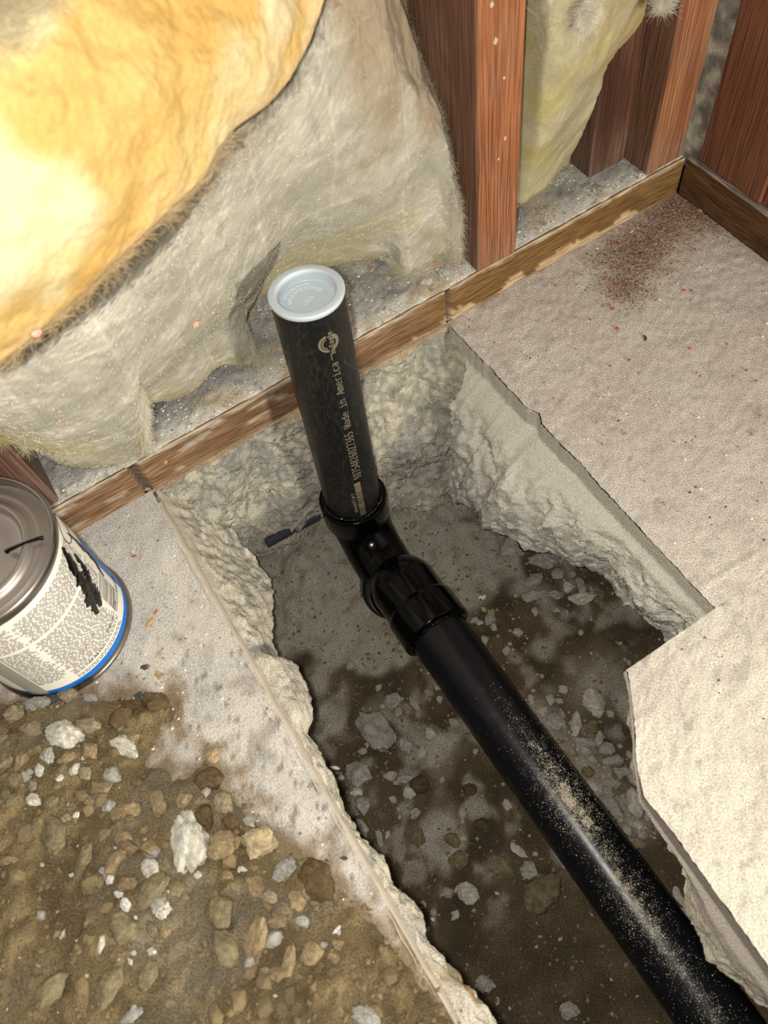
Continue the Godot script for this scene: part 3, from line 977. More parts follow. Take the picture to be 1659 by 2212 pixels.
	wool("insulation_batt", gry, 330, 240, 0.008, func(p: Vector3, u: float, v: float) -> Color:
		var c := rgb(218, 210, 191).lerp(rgb(202, 195, 177), clampf(0.5 + 1.1 * fb(p, 20.0), 0, 1))
		c = c.lerp(rgb(146, 124, 96), 0.6 * (1.0 - sm(0.10, 0.27, v + 0.04 * fb(p, 30.0))) * (1.0 - sm(0.5, 0.65, u)))
		c = c.lerp(rgb(160, 152, 134), 0.3 * sm(0.2, 0.8, fb(p + Vector3(9, 2, 2), 50.0)))
		c = c.lerp(rgb(180, 158, 130), 0.8 * sm(0.70, 0.78, u) * sm(0.42, 0.25, v + 0.1 * fb(p, 18.0)))  # beige upper right part, its shade painted into the colour
		c = c.lerp(rgb(200, 190, 146), 0.75 * sm(0.05, 0.5, fb(p + Vector3(4, 0, 2), 9.0)) * sm(0.35, 0.7, v))
		c = c.lerp(rgb(176, 164, 126), 0.8 * sm(0.66, 0.80, v + 0.08 * fb(p, 22.0)))
		c = c.lerp(rgb(160, 142, 80), sm(0.05, 0.0, u) * sm(0.5, 0.75, v))
		return c, M.wool_dust, "dust covered grey glass wool batt slumped onto the back sill plate", 20000, 0.011, 37, 0.05, 0.3)
	wool("insulation_batt", rb, 130, 150, 0.006, func(p: Vector3, u: float, v: float) -> Color:
		var c := rgb(168, 158, 126).lerp(rgb(148, 140, 112), clampf(0.5 + fb(p, 14.0), 0, 1))
		c = c.lerp(rgb(164, 153, 100), 0.7 * sm(0.1, 0.5, fb(p + Vector3(0, 6, 2), 10.0)))
		c = c.lerp(rgb(226, 216, 196), 0.9 * sm(0.25, 0.55, fb(p + Vector3(1, 1, 5), 22.0)) * sm(0.17, 0.24, p.y))
		c = c.lerp(rgb(150, 132, 92), 0.8 * sm(0.55, 0.8, u + 0.2 * fb(p, 20.0)))
		return c, M.wool, "olive yellow glass wool batt in the narrow bay right of the middle stud", 6000, 0.011, 41, 0.2, 0.8)
	# white wool tufts caught at the top of the corner bay
	var rng := RandomNumberGenerator.new()
	rng.seed = 77
	var lab := ["fluffy white wool tuft on the olive batt right of the middle stud", "pale wool tuft caught above the dark corner stud"]
	var spots := [Vector3(-0.1440,0.2196,0.0120), Vector3(-0.0520,0.1855,-0.0100)]
	for k in 2:
		var o := thing("wool_tuft", spots[k], lab[k], "wool tuft", "white wool tufts")
		obj("wool", pebble(Vector3(0.006, 0.010, 0.003), "c", rgb(200, 192, 172), rng), M.wool, o, spots[k])
		var where := []
		var tints := PackedColorArray()
		for q in 220:
			var d := Vector3(rng.randf_range(-1, 1), rng.randf_range(-1, 1), rng.randf_range(-0.3, 1)).normalized()
			where.append(Transform3D(Basis.from_euler(Vector3(rng.randf() * 6.3, rng.randf() * 6.3, 0)).scaled(Vector3.ONE * rng.randf_range(0.004, 0.011)), spots[k] + d * Vector3(0.007, 0.012, 0.004) * rng.randf()))
			tints.append(rgb(212, 204, 186))
		scatter("loose_fibres", tuft(900 + k), M.fibre, where, tints, o)

# ---------------------------------------------------------------- drain pipe
const R_PIPE := 0.02415

func bent_text(text: String, size: float, font: String, put: Callable, bold := false) -> ArrayMesh:
	var t := TextMesh.new()
	var f := SystemFont.new()
	f.font_names = PackedStringArray([font])
	if bold: f.font_weight = 700
	t.font = f
	t.font_size = 32
	t.pixel_size = size / 32.0
	t.depth = size * 0.04
	t.curve_step = 2.0
	t.text = text
	var a := t.get_mesh_arrays()
	var P: PackedVector3Array = a[Mesh.ARRAY_VERTEX]
	var Q := PackedVector3Array()
	for p in P: Q.append(put.call(p))
	var I: PackedInt32Array = a[Mesh.ARRAY_INDEX]
	var QQ := PackedVector3Array()
	var II := PackedInt32Array()
	for k in I.size():
		QQ.append(Q[I[k]])
		II.append(k)
	return build(QQ, II)

func drain_pipe() -> void:
	var root := thing("drain_pipe", Vector3(-0.388, -0.142, 0.058), "black plastic drain pipe rising from the trench with a grey white test cap", "pipe")
	var top := Vector3(-0.3755, 0.1490, 0.0375)
	var bot := Vector3(-0.3880, -0.100, 0.0520)
	var ax := (top - bot).normalized()
	# riser, open at the top
	# local frame of the riser: e1 right, e2 towards +z
	var e2 := (Vector3.BACK - ax * ax.z).normalized()
	var e1 := ax.cross(e2).normalized()
	var rl := (top - bot).length()
	var riser := obj("riser", turned(lathe(Vector3.ZERO, [Vector2(R_PIPE, 0.0), Vector2(R_PIPE, rl * 0.5), Vector2(R_PIPE, rl - 0.0008), Vector2(R_PIPE - 0.0008, rl), Vector2(R_PIPE - 0.0034, rl), Vector2(R_PIPE - 0.0036, rl - 0.001), Vector2(R_PIPE - 0.0036, rl - 0.03)], 96), Basis(e1, ax, e2), bot), M.abs_worn, root)
	var wrap_on := func(p: Vector3, ang: float, h: float, r: float) -> Vector3:
		var a := ang - p.y / r                       # letter tops to the left, reading upwards
		return bot + ax * (h + p.x) + (e1 * sin(a) + e2 * cos(a)) * (r + 0.00012 + p.z)
	var marks := [["Made in America", 0.0076, "Droid Sans Mono", 0.1730, -1.5, true, 1.0], ["10754826027365", 0.0070, "Droid Sans Mono", 0.1047, -2.0, false, 1.3], ["stamped 2 at 5", 0.0042, "Droid Sans", 0.0450, -19.5, false, 1.0], ["05:55", 0.0040, "Droid Sans Mono", 0.0088, -4.0, false, 1.4]]
	for mk in marks:
		var mesh := bent_text(mk[0], mk[1], mk[2], func(p: Vector3) -> Vector3:
			return wrap_on.call(Vector3(p.x, p.y * mk[6], p.z), deg_to_rad(mk[4]), mk[3], R_PIPE), mk[5])
		obj("printed_text", mesh, M.print, riser)
	# bar code
	var rng := RandomNumberGenerator.new()
	rng.seed = 12
	var P := PackedVector3Array()
	var I := PackedInt32Array()
	var patch := func(h0: float, h1: float, a0: float, a1: float) -> void:
		for q in 4:
			var base := P.size()
			var b0 := lerpf(a0, a1, q / 4.0)
			var b1 := lerpf(a0, a1, (q + 1) / 4.0)
			for c in [[h0, b0], [h0, b1], [h1, b0], [h1, b1]]:
				P.append(bot + ax * c[0] + (e1 * sin(c[1]) + e2 * cos(c[1])) * (R_PIPE + 0.00015))
			I.append_array([base, base + 2, base + 1, base + 1, base + 2, base + 3])
	patch.call(0.0672, 0.0713, deg_to_rad(-12.5), deg_to_rad(0))
	var h := 0.0665
	while h > 0.0245:
		var w := 0.0004 * rng.randi_range(1, 3)
		patch.call(h - w, h, deg_to_rad(-12.5), deg_to_rad(0))
		h -= w + 0.0004 * rng.randi_range(1, 2)
	# ring emblem: two arcs, a slim rule below it
	for arc in [[0.0074, 0.0056, 100, 265], [0.0050, 0.0040, 110, 250], [0.0074, 0.0050, -75, 60]]:
		var seg := 16
		for q in seg:
			var base := P.size()
			for k in 2:
				var t := deg_to_rad(lerpf(arc[2], arc[3], float(q + k) / seg))
				for rr in [arc[0], arc[1]]:
					var a: float = deg_to_rad(-3.5) + rr * cos(t) / R_PIPE
					P.append(bot + ax * (0.2251 + rr * sin(t)) + (e1 * sin(a) + e2 * cos(a)) * (R_PIPE + 0.00015))
			I.append_array([base, base + 2, base + 1, base + 1, base + 2, base + 3])
	patch.call(0.2095, 0.2162, deg_to_rad(-4.6), deg_to_rad(-3.2))
	var pc := obj("printed_code", build(P, I), M.print, riser)
	pc.set_meta("kind", "stuff")
	obj("printed_emblem", bent_text("m.Eagle", 0.0052, "Droid Sans", func(p: Vector3) -> Vector3:
		return wrap_on.call(p, deg_to_rad(0.4), 0.2245, R_PIPE), true), M.print, riser)
	# test cap: dished plastic disc with raised lettering
	var cb := Basis(e1, ax, e2)
	var cap_at := top - ax * 0.0005
	var cm := lathe(Vector3.ZERO, [Vector2(0.0205, -0.012), Vector2(0.0246, -0.0005), Vector2(0.0248, 0.0012), Vector2(0.0242, 0.0021), Vector2(0.0200, 0.0022), Vector2(0.0192, 0.0016), Vector2(0.0186, -0.0050), Vector2(0.0178, -0.0062), Vector2(0.0001, -0.0062)], 96)
	var cap := obj("test_cap", turned(cm, cb, cap_at), M.cap, root)
	tag(cap, "grey white knock out cap")
	var ring := func(p: Vector3, rr: float, a0: float) -> Vector3:
		var a := a0 + p.x / rr
		var r := rr - p.y                            # letter tops towards the centre
		return cap_at + cb * Vector3(r * sin(a), -0.0061 + p.z, r * cos(a))
	for w in [["KNOCK OUT PLUG", 0.0036, 0.0118, 178.0], ["MADE IN U.S.A.", 0.0028, 0.0156, 190.0]]:
		obj("raised_letters", bent_text(w[0], w[1], "Droid Sans", func(p: Vector3) -> Vector3:
			return ring.call(p, w[2], deg_to_rad(w[3])), true), M.cap_text, cap)
	obj("raised_letters", bent_text("1½\"", 0.0050, "Droid Sans", func(p: Vector3) -> Vector3:
		var q := Basis(Vector3.UP, deg_to_rad(205.0)) * Vector3(p.x, 0, -p.y)
		return cap_at + cb * (q + Vector3(0, -0.0061 + p.z, 0)), true), M.cap_text, cap)
	# first bend: socket, then a leg leaning forward
	var el := obj("elbow", tube([Vector3(-0.3880, -0.096, 0.0530), Vector3(-0.3884, -0.107, 0.0560), Vector3(-0.3890, -0.119, 0.0650), Vector3(-0.3900, -0.129, 0.0800), Vector3(-0.3910, -0.133, 0.100), Vector3(-0.3920, -0.133, 0.130)], [R_PIPE + 0.003, R_PIPE + 0.002, R_PIPE + 0.0012, R_PIPE + 0.001, R_PIPE + 0.001, R_PIPE + 0.001], 64), M.fitting, root)
	var s0 := bot + ax * 0.022
	var s1 := bot - ax * 0.004
	obj("socket", tube([s0 - ax * 0.001, s0, s0, s0 - ax * 0.001, s0 - ax * 0.005, s1, s1 - ax * 0.004], [R_PIPE, R_PIPE + 0.001, R_PIPE + 0.0040, R_PIPE + 0.0052, R_PIPE + 0.0054, R_PIPE + 0.0050, R_PIPE + 0.0022], 72, false), M.fitting, el)
	obj("glue_bead", bead(s0 + ax * 0.0004, ax, R_PIPE + 0.0010, 0.0016, 4), M.glue, el)
	# second bend: round back, socket towards the room
	var c2 := Vector3(-0.3905, -0.1165, 0.1330)
	var zd := (Vector3(-0.389, -0.1150, 0.48) - c2).normalized()
	var el2 := obj("elbow", tube(dome_path(c2, zd), dome_rad(), 72), M.fitting, root)
	var h0 := c2 + zd * 0.022
	obj("socket", tube([h0 - zd * 0.003, h0, h0 + zd * 0.003, h0 + zd * 0.026, h0 + zd * 0.0285, h0 + zd * 0.0285], [0.0272, 0.0290, 0.0300, 0.0302, 0.0296, R_PIPE], 72), M.fitting, el2)
	var lo := Vector3(-0.3935, -0.1360, 0.1200)
	var ld := Vector3(0.05, -0.75, -0.65).normalized()
	obj("socket", tube([lo - ld * 0.016, lo - ld * 0.002, lo, lo + ld * 0.012, lo + ld * 0.013], [0.026, 0.0276, 0.0296, 0.0298, 0.022], 64), M.fitting, el2)
	obj("glue_bead", bead(h0 + zd * 0.0288, zd, R_PIPE + 0.0010, 0.0014, 9), M.glue, el2)
	# the run along the trench
	var e := Vector3(-0.389, -0.1150, 0.90)
	var rs := h0 + zd * 0.01
	var run_pipe := obj("run", tube([rs, rs.lerp(e, 0.25), rs.lerp(e, 0.5), e], [R_PIPE, R_PIPE, R_PIPE, R_PIPE], 96), M.abs, root)
	# cement dust lying along its crown
	var where := []
	var tints := PackedColorArray()
	var along_dir := (e - rs).normalized()
	var sx := along_dir.cross(Vector3.UP).normalized()
	var su := sx.cross(along_dir)
	while where.size() < 13000:
		var z := rng.randf_range(0.24, 0.56)
		var den := 0.05 + 1.0 * exp(-pow((z - 0.350) / 0.024, 2)) + 0.10 * exp(-pow((z - 0.305) / 0.025, 2)) + 0.36 * exp(-pow((z - 0.425) / 0.026, 2)) + 0.08 * sm(0.38, 0.42, z)
		var mid := lerpf(-0.30, -0.10, sm(0.27, 0.36, z)) + 0.25 * sm(0.37, 0.43, z)
		var a := rng.randfn(mid, 0.13 if rng.randf() < 0.6 else 0.42)
		var n := su * cos(a) - sx * sin(a) * -1.0
		var p := rs + along_dir * ((z - rs.z) / along_dir.z) + n * R_PIPE
		den *= sm(0.24, 0.31, z)
		den *= 0.35 + 0.9 * sm(-0.1, 0.5, fb(p, 120.0))
		if rng.randf() > den: continue
		var s := rng.randf_range(0.00012, 0.00034) * (1.0 + 0.8 * float(rng.randf() < 0.06))
		where.append(Transform3D(Basis.from_euler(Vector3(rng.randf() * 6, rng.randf() * 6, 0)).scaled(Vector3.ONE * s), p))
		tints.append((rgb(206, 196, 172) * rng.randf_range(0.8, 1.1)))
	scatter("cement_dust", grit_mesh(3), M.grit, where, tints, root)

func turned(m: ArrayMesh, b: Basis, at: Vector3) -> ArrayMesh:
	var st := SurfaceTool.new()
	st.append_from(m, 0, Transform3D(b, at))
	return st.commit()

func bead(c: Vector3, d: Vector3, r: float, th: float, seed_: int) -> ArrayMesh:
	var a := d.cross(Vector3.RIGHT if absf(d.x) < 0.8 else Vector3.UP).normalized()
	var b := d.cross(a)
	var path := []
	var rad := []
	for i in 91:
		var t := TAU * i / 90.0
		var n := na.get_noise_2d(cos(t) * 2.0 + seed_ * 9.0, sin(t) * 2.0)
		path.append(c + (a * cos(t) + b * sin(t)) * (r + 0.0006 * n) + d * 0.0008 * n)
		rad.append(th * (1.0 + 0.9 * n))
	return tube(path, rad, 12)

func dome_path(c: Vector3, d: Vector3) -> Array:
	var out := []
	for k in 14:
		out.append(c - d * 0.0285 * cos(PI / 2 * k / 13.0))
	out.append(c + d * 0.022)
	return out

func dome_rad() -> Array:
	var out := []
	for k in 14:
		out.append(maxf(0.0285 * sin(PI / 2 * k / 13.0), 0.0002))
	out.append(0.0278)
	return out

# ---------------------------------------------------------------- solvent can
const CAN := Vector3(-0.6300, 0.0005, 0.0650)

func can_label() -> ImageTexture:
	var w := 2048
	var h := 704
	var im := Image.create(w, h, true, Image.FORMAT_RGB8)
	var white := rgb(226, 220, 208)
	var ink := rgb(62, 58, 56)
	var blue := rgb(0, 104, 196)
	im.fill(white)
	var rng := RandomNumberGenerator.new()
	rng.seed = 99
	var X := func(deg: float) -> int: return int(fposmod(deg, 360.0) / 360.0 * w)
	# blue back panel and band at the foot
	im.fill_rect(Rect2i(X.call(72), 200, X.call(250) - X.call(72), h - 200), white)
	im.fill_rect(Rect2i(X.call(84), 250, X.call(250) - X.call(84), h - 250), rgb(44, 110, 180))
	im.fill_rect(Rect2i(0, h - 40, w, 40), blue)
	# paragraphs of tiny print, from below the rim to the band
	var y := 40
	while y < h - 120:
		var gap := y > 205 and y < 230
		if not gap:
			var x := int(X.call(-24)) - w
			var stop := int(X.call(74 if y < 420 else 52))
			while x < stop:
				var l := rng.randi_range(8, 30)
				var k := ink.lerp(white, rng.randf_range(0.05, 0.35))
				if x + l < 0: im.fill_rect(Rect2i(x + w, y, l, 6), k)
				elif x >= 0: im.fill_rect(Rect2i(x, y, l, 6), k)
				x += l + rng.randi_range(4, 8)
		y += 11
	for row in [h - 112, h - 98, h - 72, h - 58]:
		var x := 10
		var stop := 300 if row > h - 80 else 330
		while x < stop:
			var l := rng.randi_range(8, 26)
			im.fill_rect(Rect2i(x, row, l, 7), ink.lerp(white, 0.15))
			x += l + 5
	# bar code panel
	var bx := int(X.call(58))
	im.fill_rect(Rect2i(bx - 12, 380, int(X.call(84)) - bx + 12, 250), white)
	var yy := 392
	while yy < 600:
		var t := rng.randi_range(2, 8)
		im.fill_rect(Rect2i(bx, yy, int(X.call(76)) - bx, t), rgb(30, 28, 28))
		yy += t + rng.randi_range(3, 8)
	# small blue chip, brown scuff, bare strip at the seam
	im.fill_rect(Rect2i(X.call(30), 470, 14, 12), rgb(70, 140, 205))
	for k in 60:
		im.fill_rect(Rect2i(int(X.call(17)) + k, 500 - k / 3 + rng.randi_range(-3, 3), 9, 12 - k / 8), rgb(150, 128, 110).lerp(white, rng.randf_range(0, 0.5)))
	im.fill_rect(Rect2i(X.call(-40), 0, X.call(-25) - X.call(-40), h), rgb(150, 146, 136))
	im.generate_mipmaps()
	return ImageTexture.create_from_image(im)

func cement_can() -> void:
	var o := thing("solvent_can", CAN, "round metal can with white and blue printed label and black drips", "can")
	var c := CAN
	obj("body", lathe(c, [Vector2(0.0500, 0.0010), Vector2(0.0528, 0.0004), Vector2(0.0536, 0.0018), Vector2(0.0532, 0.0042), Vector2(0.0512, 0.0056), Vector2(0.0510, 0.1150)], 128), M.tin, o)
	var lm := StandardMaterial3D.new()
	lm.albedo_texture = can_label()
	lm.roughness = 0.45
	var prof := []
	for k in 9: prof.append(Vector2(0.05135, lerpf(0.1130, 0.0062, k / 8.0)))
	var lab := lathe(c, prof, 128)
	# facing outwards although the profile runs downwards
	var la := lab.surface_get_arrays(0)
	var Ix: PackedInt32Array = la[Mesh.ARRAY_INDEX]
	for t in range(0, Ix.size(), 3):
		var q := Ix[t + 1]
		Ix[t + 1] = Ix[t + 2]
		Ix[t + 2] = q
	var Nn: PackedVector3Array = la[Mesh.ARRAY_NORMAL]
	for i in Nn.size(): Nn[i] = -Nn[i]
	var lbl := obj("paper_label", build(la[Mesh.ARRAY_VERTEX], Ix, PackedColorArray(), Nn, la[Mesh.ARRAY_TEX_UV]), lm, o)
	tag(lbl, "white paper label with tiny print, bar code and blue band")
	for w in [["38753", 0.0050, 82.0, 0.0235], ["OH 44130", 0.0036, 22.0, 0.0218], ["2030-1227-0398", 0.0032, 52.0, 0.0265]]:
		obj("printed_text", bent_text(w[0], w[1], "Droid Sans", func(p: Vector3) -> Vector3:
			var a: float = deg_to_rad(w[2]) + p.x / 0.0514
			return c + Vector3(sin(a), 0, cos(a)) * (0.05145 + p.z * 0.4) + Vector3(0, w[3] + p.y, 0), false), plain(Color(0.06, 0.055, 0.055), 0.7), lbl)
	# ring mark at the top of the label
	var rp := []
	var rr := []
	for i in 33:
		var t := TAU * i / 32.0
		var a := deg_to_rad(86.0) + 0.011 * cos(t) / 0.0514
		rp.append(c + Vector3(sin(a), 0, cos(a)) * 0.0514 + Vector3(0, 0.1015 + 0.009 * sin(t), 0))
		rr.append(0.00035)
	obj("printed_ring", tube(rp, rr, 6), plain(Color(0.15, 0.14, 0.13), 0.6), lbl)
	obj("top_rim", lathe(c, [Vector2(0.0508, 0.1120), Vector2(0.0522, 0.1140), Vector2(0.0530, 0.1180), Vector2(0.0526, 0.1212), Vector2(0.0514, 0.1218), Vector2(0.0502, 0.1205), Vector2(0.0496, 0.1150)], 128), M.tin, o)
	var lid := obj("lid", lathe(c, [Vector2(0.0500, 0.1150), Vector2(0.0470, 0.1146), Vector2(0.0440, 0.1166), Vector2(0.0412, 0.1172), Vector2(0.0385, 0.1160), Vector2(0.0370, 0.1190), Vector2(0.0345, 0.1204), Vector2(0.0325, 0.1196), Vector2(0.0318, 0.1164), Vector2(0.0290, 0.1156), Vector2(0.0240, 0.1160), Vector2(0.0120, 0.1166), Vector2(0.0003, 0.1166)], 128), M.tin_dull, o)
	var lidmat := mat(0.42, M.paper.albedo_texture, null, 0.0, Vector3.ONE * 12.0)
	lidmat.albedo_color = Color(0.66, 0.62, 0.58)
	lidmat.metallic = 0.75
	lid.material_override = lidmat
	obj("black_bar", tube([c + Vector3(0.020, 0.1190, 0.0120), c + Vector3(0.022, 0.1200, 0.0126), c + Vector3(0.031, 0.1212, 0.0145), c + Vector3(0.040, 0.1205, 0.0165), c + Vector3(0.042, 0.1195, 0.0170)], [0.0017, 0.0013, 0.0008, 0.0012, 0.0016], 14), M.drip, lid)  # small black bar lying on the lid
	# dried black drips on the label: ragged thin films
	var runs := [[[66, 0.108], [62, 0.098], [59, 0.088], [57, 0.078], [55, 0.070], [51, 0.062], [47, 0.054], [45, 0.047]], [[84, 0.098], [86, 0.084], [86, 0.070], [84, 0.058], [80, 0.050], [77, 0.045]], [[70, 0.092], [68, 0.080], [64, 0.072], [58, 0.066], [54, 0.068]], [[60, 0.072], [58, 0.060], [55, 0.052], [52, 0.046]]]
	var wid := [[1.5, 3.0, 3.6, 5.5, 6.5, 5.0, 3.4, 1.2], [1.0, 2.4, 2.8, 2.2, 1.8, 1.0], [1.0, 2.6, 4.0, 4.0, 1.0], [2.0, 4.0, 4.0, 1.5]]
	for k in runs.size():
		var nn: int = runs[k].size()
		obj("black_drip", sheet(14, 60, func(u: float, v: float) -> Vector3:
			var x := v * (nn - 1)
			var i := mini(int(x), nn - 2)
			var t := x - i
			var a := lerpf(runs[k][i][0], runs[k][i + 1][0], t)
			var yy := lerpf(runs[k][i][1], runs[k][i + 1][1], t)
			var wd := lerpf(wid[k][i], wid[k][i + 1], t) * 0.001
			var s := (u - 0.5) * 2.0
			wd *= 1.0 + 0.9 * na.get_noise_2d(v * 8.0 + k * 7.0, signf(s) * 5.0)
			var ang := deg_to_rad(a) + s * wd / 0.0514
			var r := 0.05138 + 0.0007 * (1.0 - s * s) * (0.6 + 0.6 * na.get_noise_2d(u * 8.0, v * 40.0 + k)) * sin(PI * clampf(v, 0.02, 0.98))
			gc = Color.WHITE
			return c + Vector3(sin(ang) * r, yy - 0.0012 * s, cos(ang) * r)), M.drip, o)

# ---------------------------------------------------------------- dirt
func heap_sd(x: float, z: float) -> float:
	var p := Vector2(x, z)
	var d := 9.0
	for i in heap_line.size() - 1:
		var q := Geometry2D.get_closest_point_to_segment(p, heap_line[i], heap_line[i + 1])
		d = minf(d, p.distance_to(q))
	return d if Geometry2D.is_point_in_polygon(p, heap_poly) else -d

func heap_y(x: float, z: float) -> float:
	var s := heap_sd(x, z)
	return 0.06 * (1.0 - exp(-s / 0.10)) if s > 0 else s * 0.4

func heap_full(x: float, z: float) -> float:
	var p := Vector3(x, 0, z)
	var s := heap_sd(x, z) + 0.004 * fb(p, 60.0)
	var y := 0.06 * (1.0 - exp(-s / 0.10)) if s > 0 else s * 0.5
	return y + sm(0.0, 0.02, s) * (0.004 * fb(p, 20.0) + 0.0024 * fb(p, 60.0) + 0.0022 * (rg(p, 90.0) - 0.5)) - 0.0012

func soil_y(x: float, z: float) -> float:
	var p := Vector3(x, 0, z)
	var y := -0.149 + 0.007 * fb(p, 9.0) + 0.003 * fb(p, 40.0) + 0.0012 * fb(p, 150.0)
	y += 0.022 * (1.0 - sm(0.03, 0.13, z + 0.02 * fb(p, 20.0)))
	y += 0.014 * exp(-pow((x + 0.30) / 0.03, 2) - pow((z - 0.28) / 0.03, 2))
	y += 0.010 * pile(x, z)
	return y

func pile(x: float, z: float) -> float:          # the bank of rubble right of the pipe
	return exp(-pow((x + 0.352 - 0.12 * (z - 0.33)) / 0.016, 2)) * sm(0.25, 0.28, z) * (1.0 - sm(0.385, 0.41, z))

func soil() -> void:
	var rng := RandomNumberGenerator.new()
	rng.seed = 4
	var so := thing("trench_soil", Vector3(-0.39, -0.15, 0.3), "damp brown soil dusted with grey cement in the trench bottom", "soil")
	so.set_meta("kind", "stuff")
	obj("soil", sheet(170, 330, func(u: float, v: float) -> Vector3:
		var x := lerpf(-0.62, -0.16, u)
		var z := lerpf(-0.01, 0.92, v)
		var p := Vector3(x, soil_y(x, z), z)
		var q := Vector3(x, 0, z)
		gc = rgb(82, 71, 54).lerp(rgb(64, 55, 42), clampf(0.5 + fb(q, 20.0), 0, 1))
		var dust := sm(-0.05, 0.5, fb(q + Vector3(3, 0, 3), 13.0) + 1.7 * (1.0 - sm(0.08, 0.20, z)) - 0.55 * sm(0.34, 0.42, z) - 0.1)
		dust = maxf(dust, 0.9 * exp(-pow((x + 0.30) / 0.028, 2) - pow((z - 0.285) / 0.022, 2)))
		dust = maxf(dust, 0.9 * pile(x, z))
		dust = maxf(dust, 0.8 * sm(0.0, 0.5, fb(q + Vector3(0, 4, 0), 30.0)) * sm(0.17, 0.22, z) * (1.0 - sm(0.36, 0.40, z)))
		gc = gc.lerp(rgb(152, 148, 137).lerp(rgb(130, 121, 106), clampf(fb(q, 50.0), 0, 1)), 0.85 * dust)
		return p), M.earth, so)
	var where := []
	var tints := PackedColorArray()
	for k in 7000:
		var x := rng.randf_range(-0.53, -0.20)
		var z := rng.randf_range(0.03, 0.56)
		var s := 0.0004 + 0.0022 * pow(rng.randf(), 4.0)
		where.append(Transform3D(Basis.from_euler(Vector3(rng.randf() * 6, rng.randf() * 6, 0)).scaled(Vector3(s, s * 0.7, s * 0.9)), Vector3(x, soil_y(x, z) + s * 0.2, z)))
		var c := rgb(86, 74, 55).lerp(rgb(150, 143, 130), rng.randf() * (0.9 if rng.randf() < 0.35 else 0.25))
		tints.append(c)
	scatter("grit", grit_mesh(5), M.grit, where, tints, so)
	filler("rubble_crumbs", so, "c", 260, 51, func(r: RandomNumberGenerator) -> Array:
		var x := r.randf_range(-0.50, -0.25)
		var z := 0.05 + 0.20 * pow(r.randf(), 1.5)
		if r.randf() < 0.4:
			z = r.randf_range(0.26, 0.40)
			x = -0.352 + 0.12 * (z - 0.33) + r.randfn(0, 0.014)
		elif r.randf() < 0.3: z = r.randf_range(0.2, 0.38)
		return [x, soil_y(x, z), z, rgb(134, 129, 117).lerp(rgb(110, 94, 70), r.randf() * (0.4 if r.randf() < 0.7 else 1.0)), 0.0012 + 0.005 * pow(r.randf(), 2.5)])
	var he := thing("dirt_heap", Vector3(-0.72, 0, 0.35), "brown gravelly dirt heaped over the slab in the lower left", "dirt")
	he.set_meta("kind", "stuff")
	obj("dirt", sheet(210, 230, func(u: float, v: float) -> Vector3:
		var x := lerpf(-1.02, -0.5282, pow(u, 0.9))
		var z := lerpf(0.08, 0.62, v)
		var p := Vector3(x, heap_full(x, z), z)
		var q := Vector3(x, 0, z)
		gc = rgb(120, 105, 77).lerp(rgb(96, 83, 61), clampf(0.5 + 1.1 * fb(q, 18.0), 0, 1))
		gc = gc.lerp(rgb(140, 122, 90), 0.7 * sm(0.1, 0.6, fb(q + Vector3(7, 0, 0), 45.0)))
		gc = gc.lerp(rgb(120, 113, 98), 0.6 * sm(0.0, 0.5, fb(q + Vector3(0, 0, 9), 12.0)))
		if heap_sd(x, z) < -0.012 or Vector2(x - CAN.x, z - CAN.z).length() < 0.057: gc.a = 0.0
		return p), M.earth, he)
	where = []
	tints = PackedColorArray()
	while where.size() < 9000:
		var x := rng.randf_range(-0.95, -0.49)
		var z := rng.randf_range(0.09, 0.55)
		if heap_sd(x, z) < -0.004: continue
		var s := 0.0005 + 0.0024 * pow(rng.randf(), 4.0)
		where.append(Transform3D(Basis.from_euler(Vector3(rng.randf() * 6, rng.randf() * 6, 0)).scaled(Vector3(s, s * 0.7, s * 0.9)), Vector3(x, maxf(heap_full(x, z), 0.0) + s * 0.15, z)))
		var c := rgb(104, 91, 67).lerp(rgb(130, 114, 85), rng.randf())
		if rng.randf() < 0.05: c = rgb(180, 174, 162)
		tints.append(c)
	scatter("grit", grit_mesh(6), M.grit, where, tints, he)
	filler("embedded_pebbles", he, "r", 330, 61, func(r: RandomNumberGenerator) -> Array:
		var x := r.randf_range(-0.93, -0.53)
		var z := r.randf_range(0.10, 0.50)
		var ok := heap_sd(x, z) > 0.004
		var c := rgb(124, 108, 80).lerp(rgb(104, 92, 70), r.randf())
		if r.randf() < 0.12: c = rgb(150, 146, 136)
		return [x, heap_full(x, z), z, c, (0.0016 + 0.0055 * pow(r.randf(), 2.0)) if ok else -1.0])

# small pieces half sunk into the ground, too many and too small to name
func filler(called: String, parent: Node3D, kind: String, n: int, seed_: int, pick: Callable) -> void:
	var rng := RandomNumberGenerator.new()
	rng.seed = seed_
	var meshes := []
	for k in 6:
		var a := pebble(Vector3(1.0, 0.62, 0.8), kind, Color.WHITE, rng).surface_get_arrays(0)
		meshes.append(build(a[Mesh.ARRAY_VERTEX], a[Mesh.ARRAY_INDEX]))
	for k in 6:
		var where := []
		var tints := PackedColorArray()
		while where.size() < n / 3:
			var e: Array = pick.call(rng)
			if e[4] <= 0.0: continue
			var s: float = e[4]
			where.append(Transform3D(Basis.from_euler(Vector3(rng.randfn(0, 0.25), rng.randf() * 6.3, rng.randfn(0, 0.25))).scaled(Vector3.ONE * s), Vector3(e[0], e[1] + s * 0.10, e[2])))
			tints.append(e[3])
		scatter(called, meshes[k], M.grit, where, tints, parent)

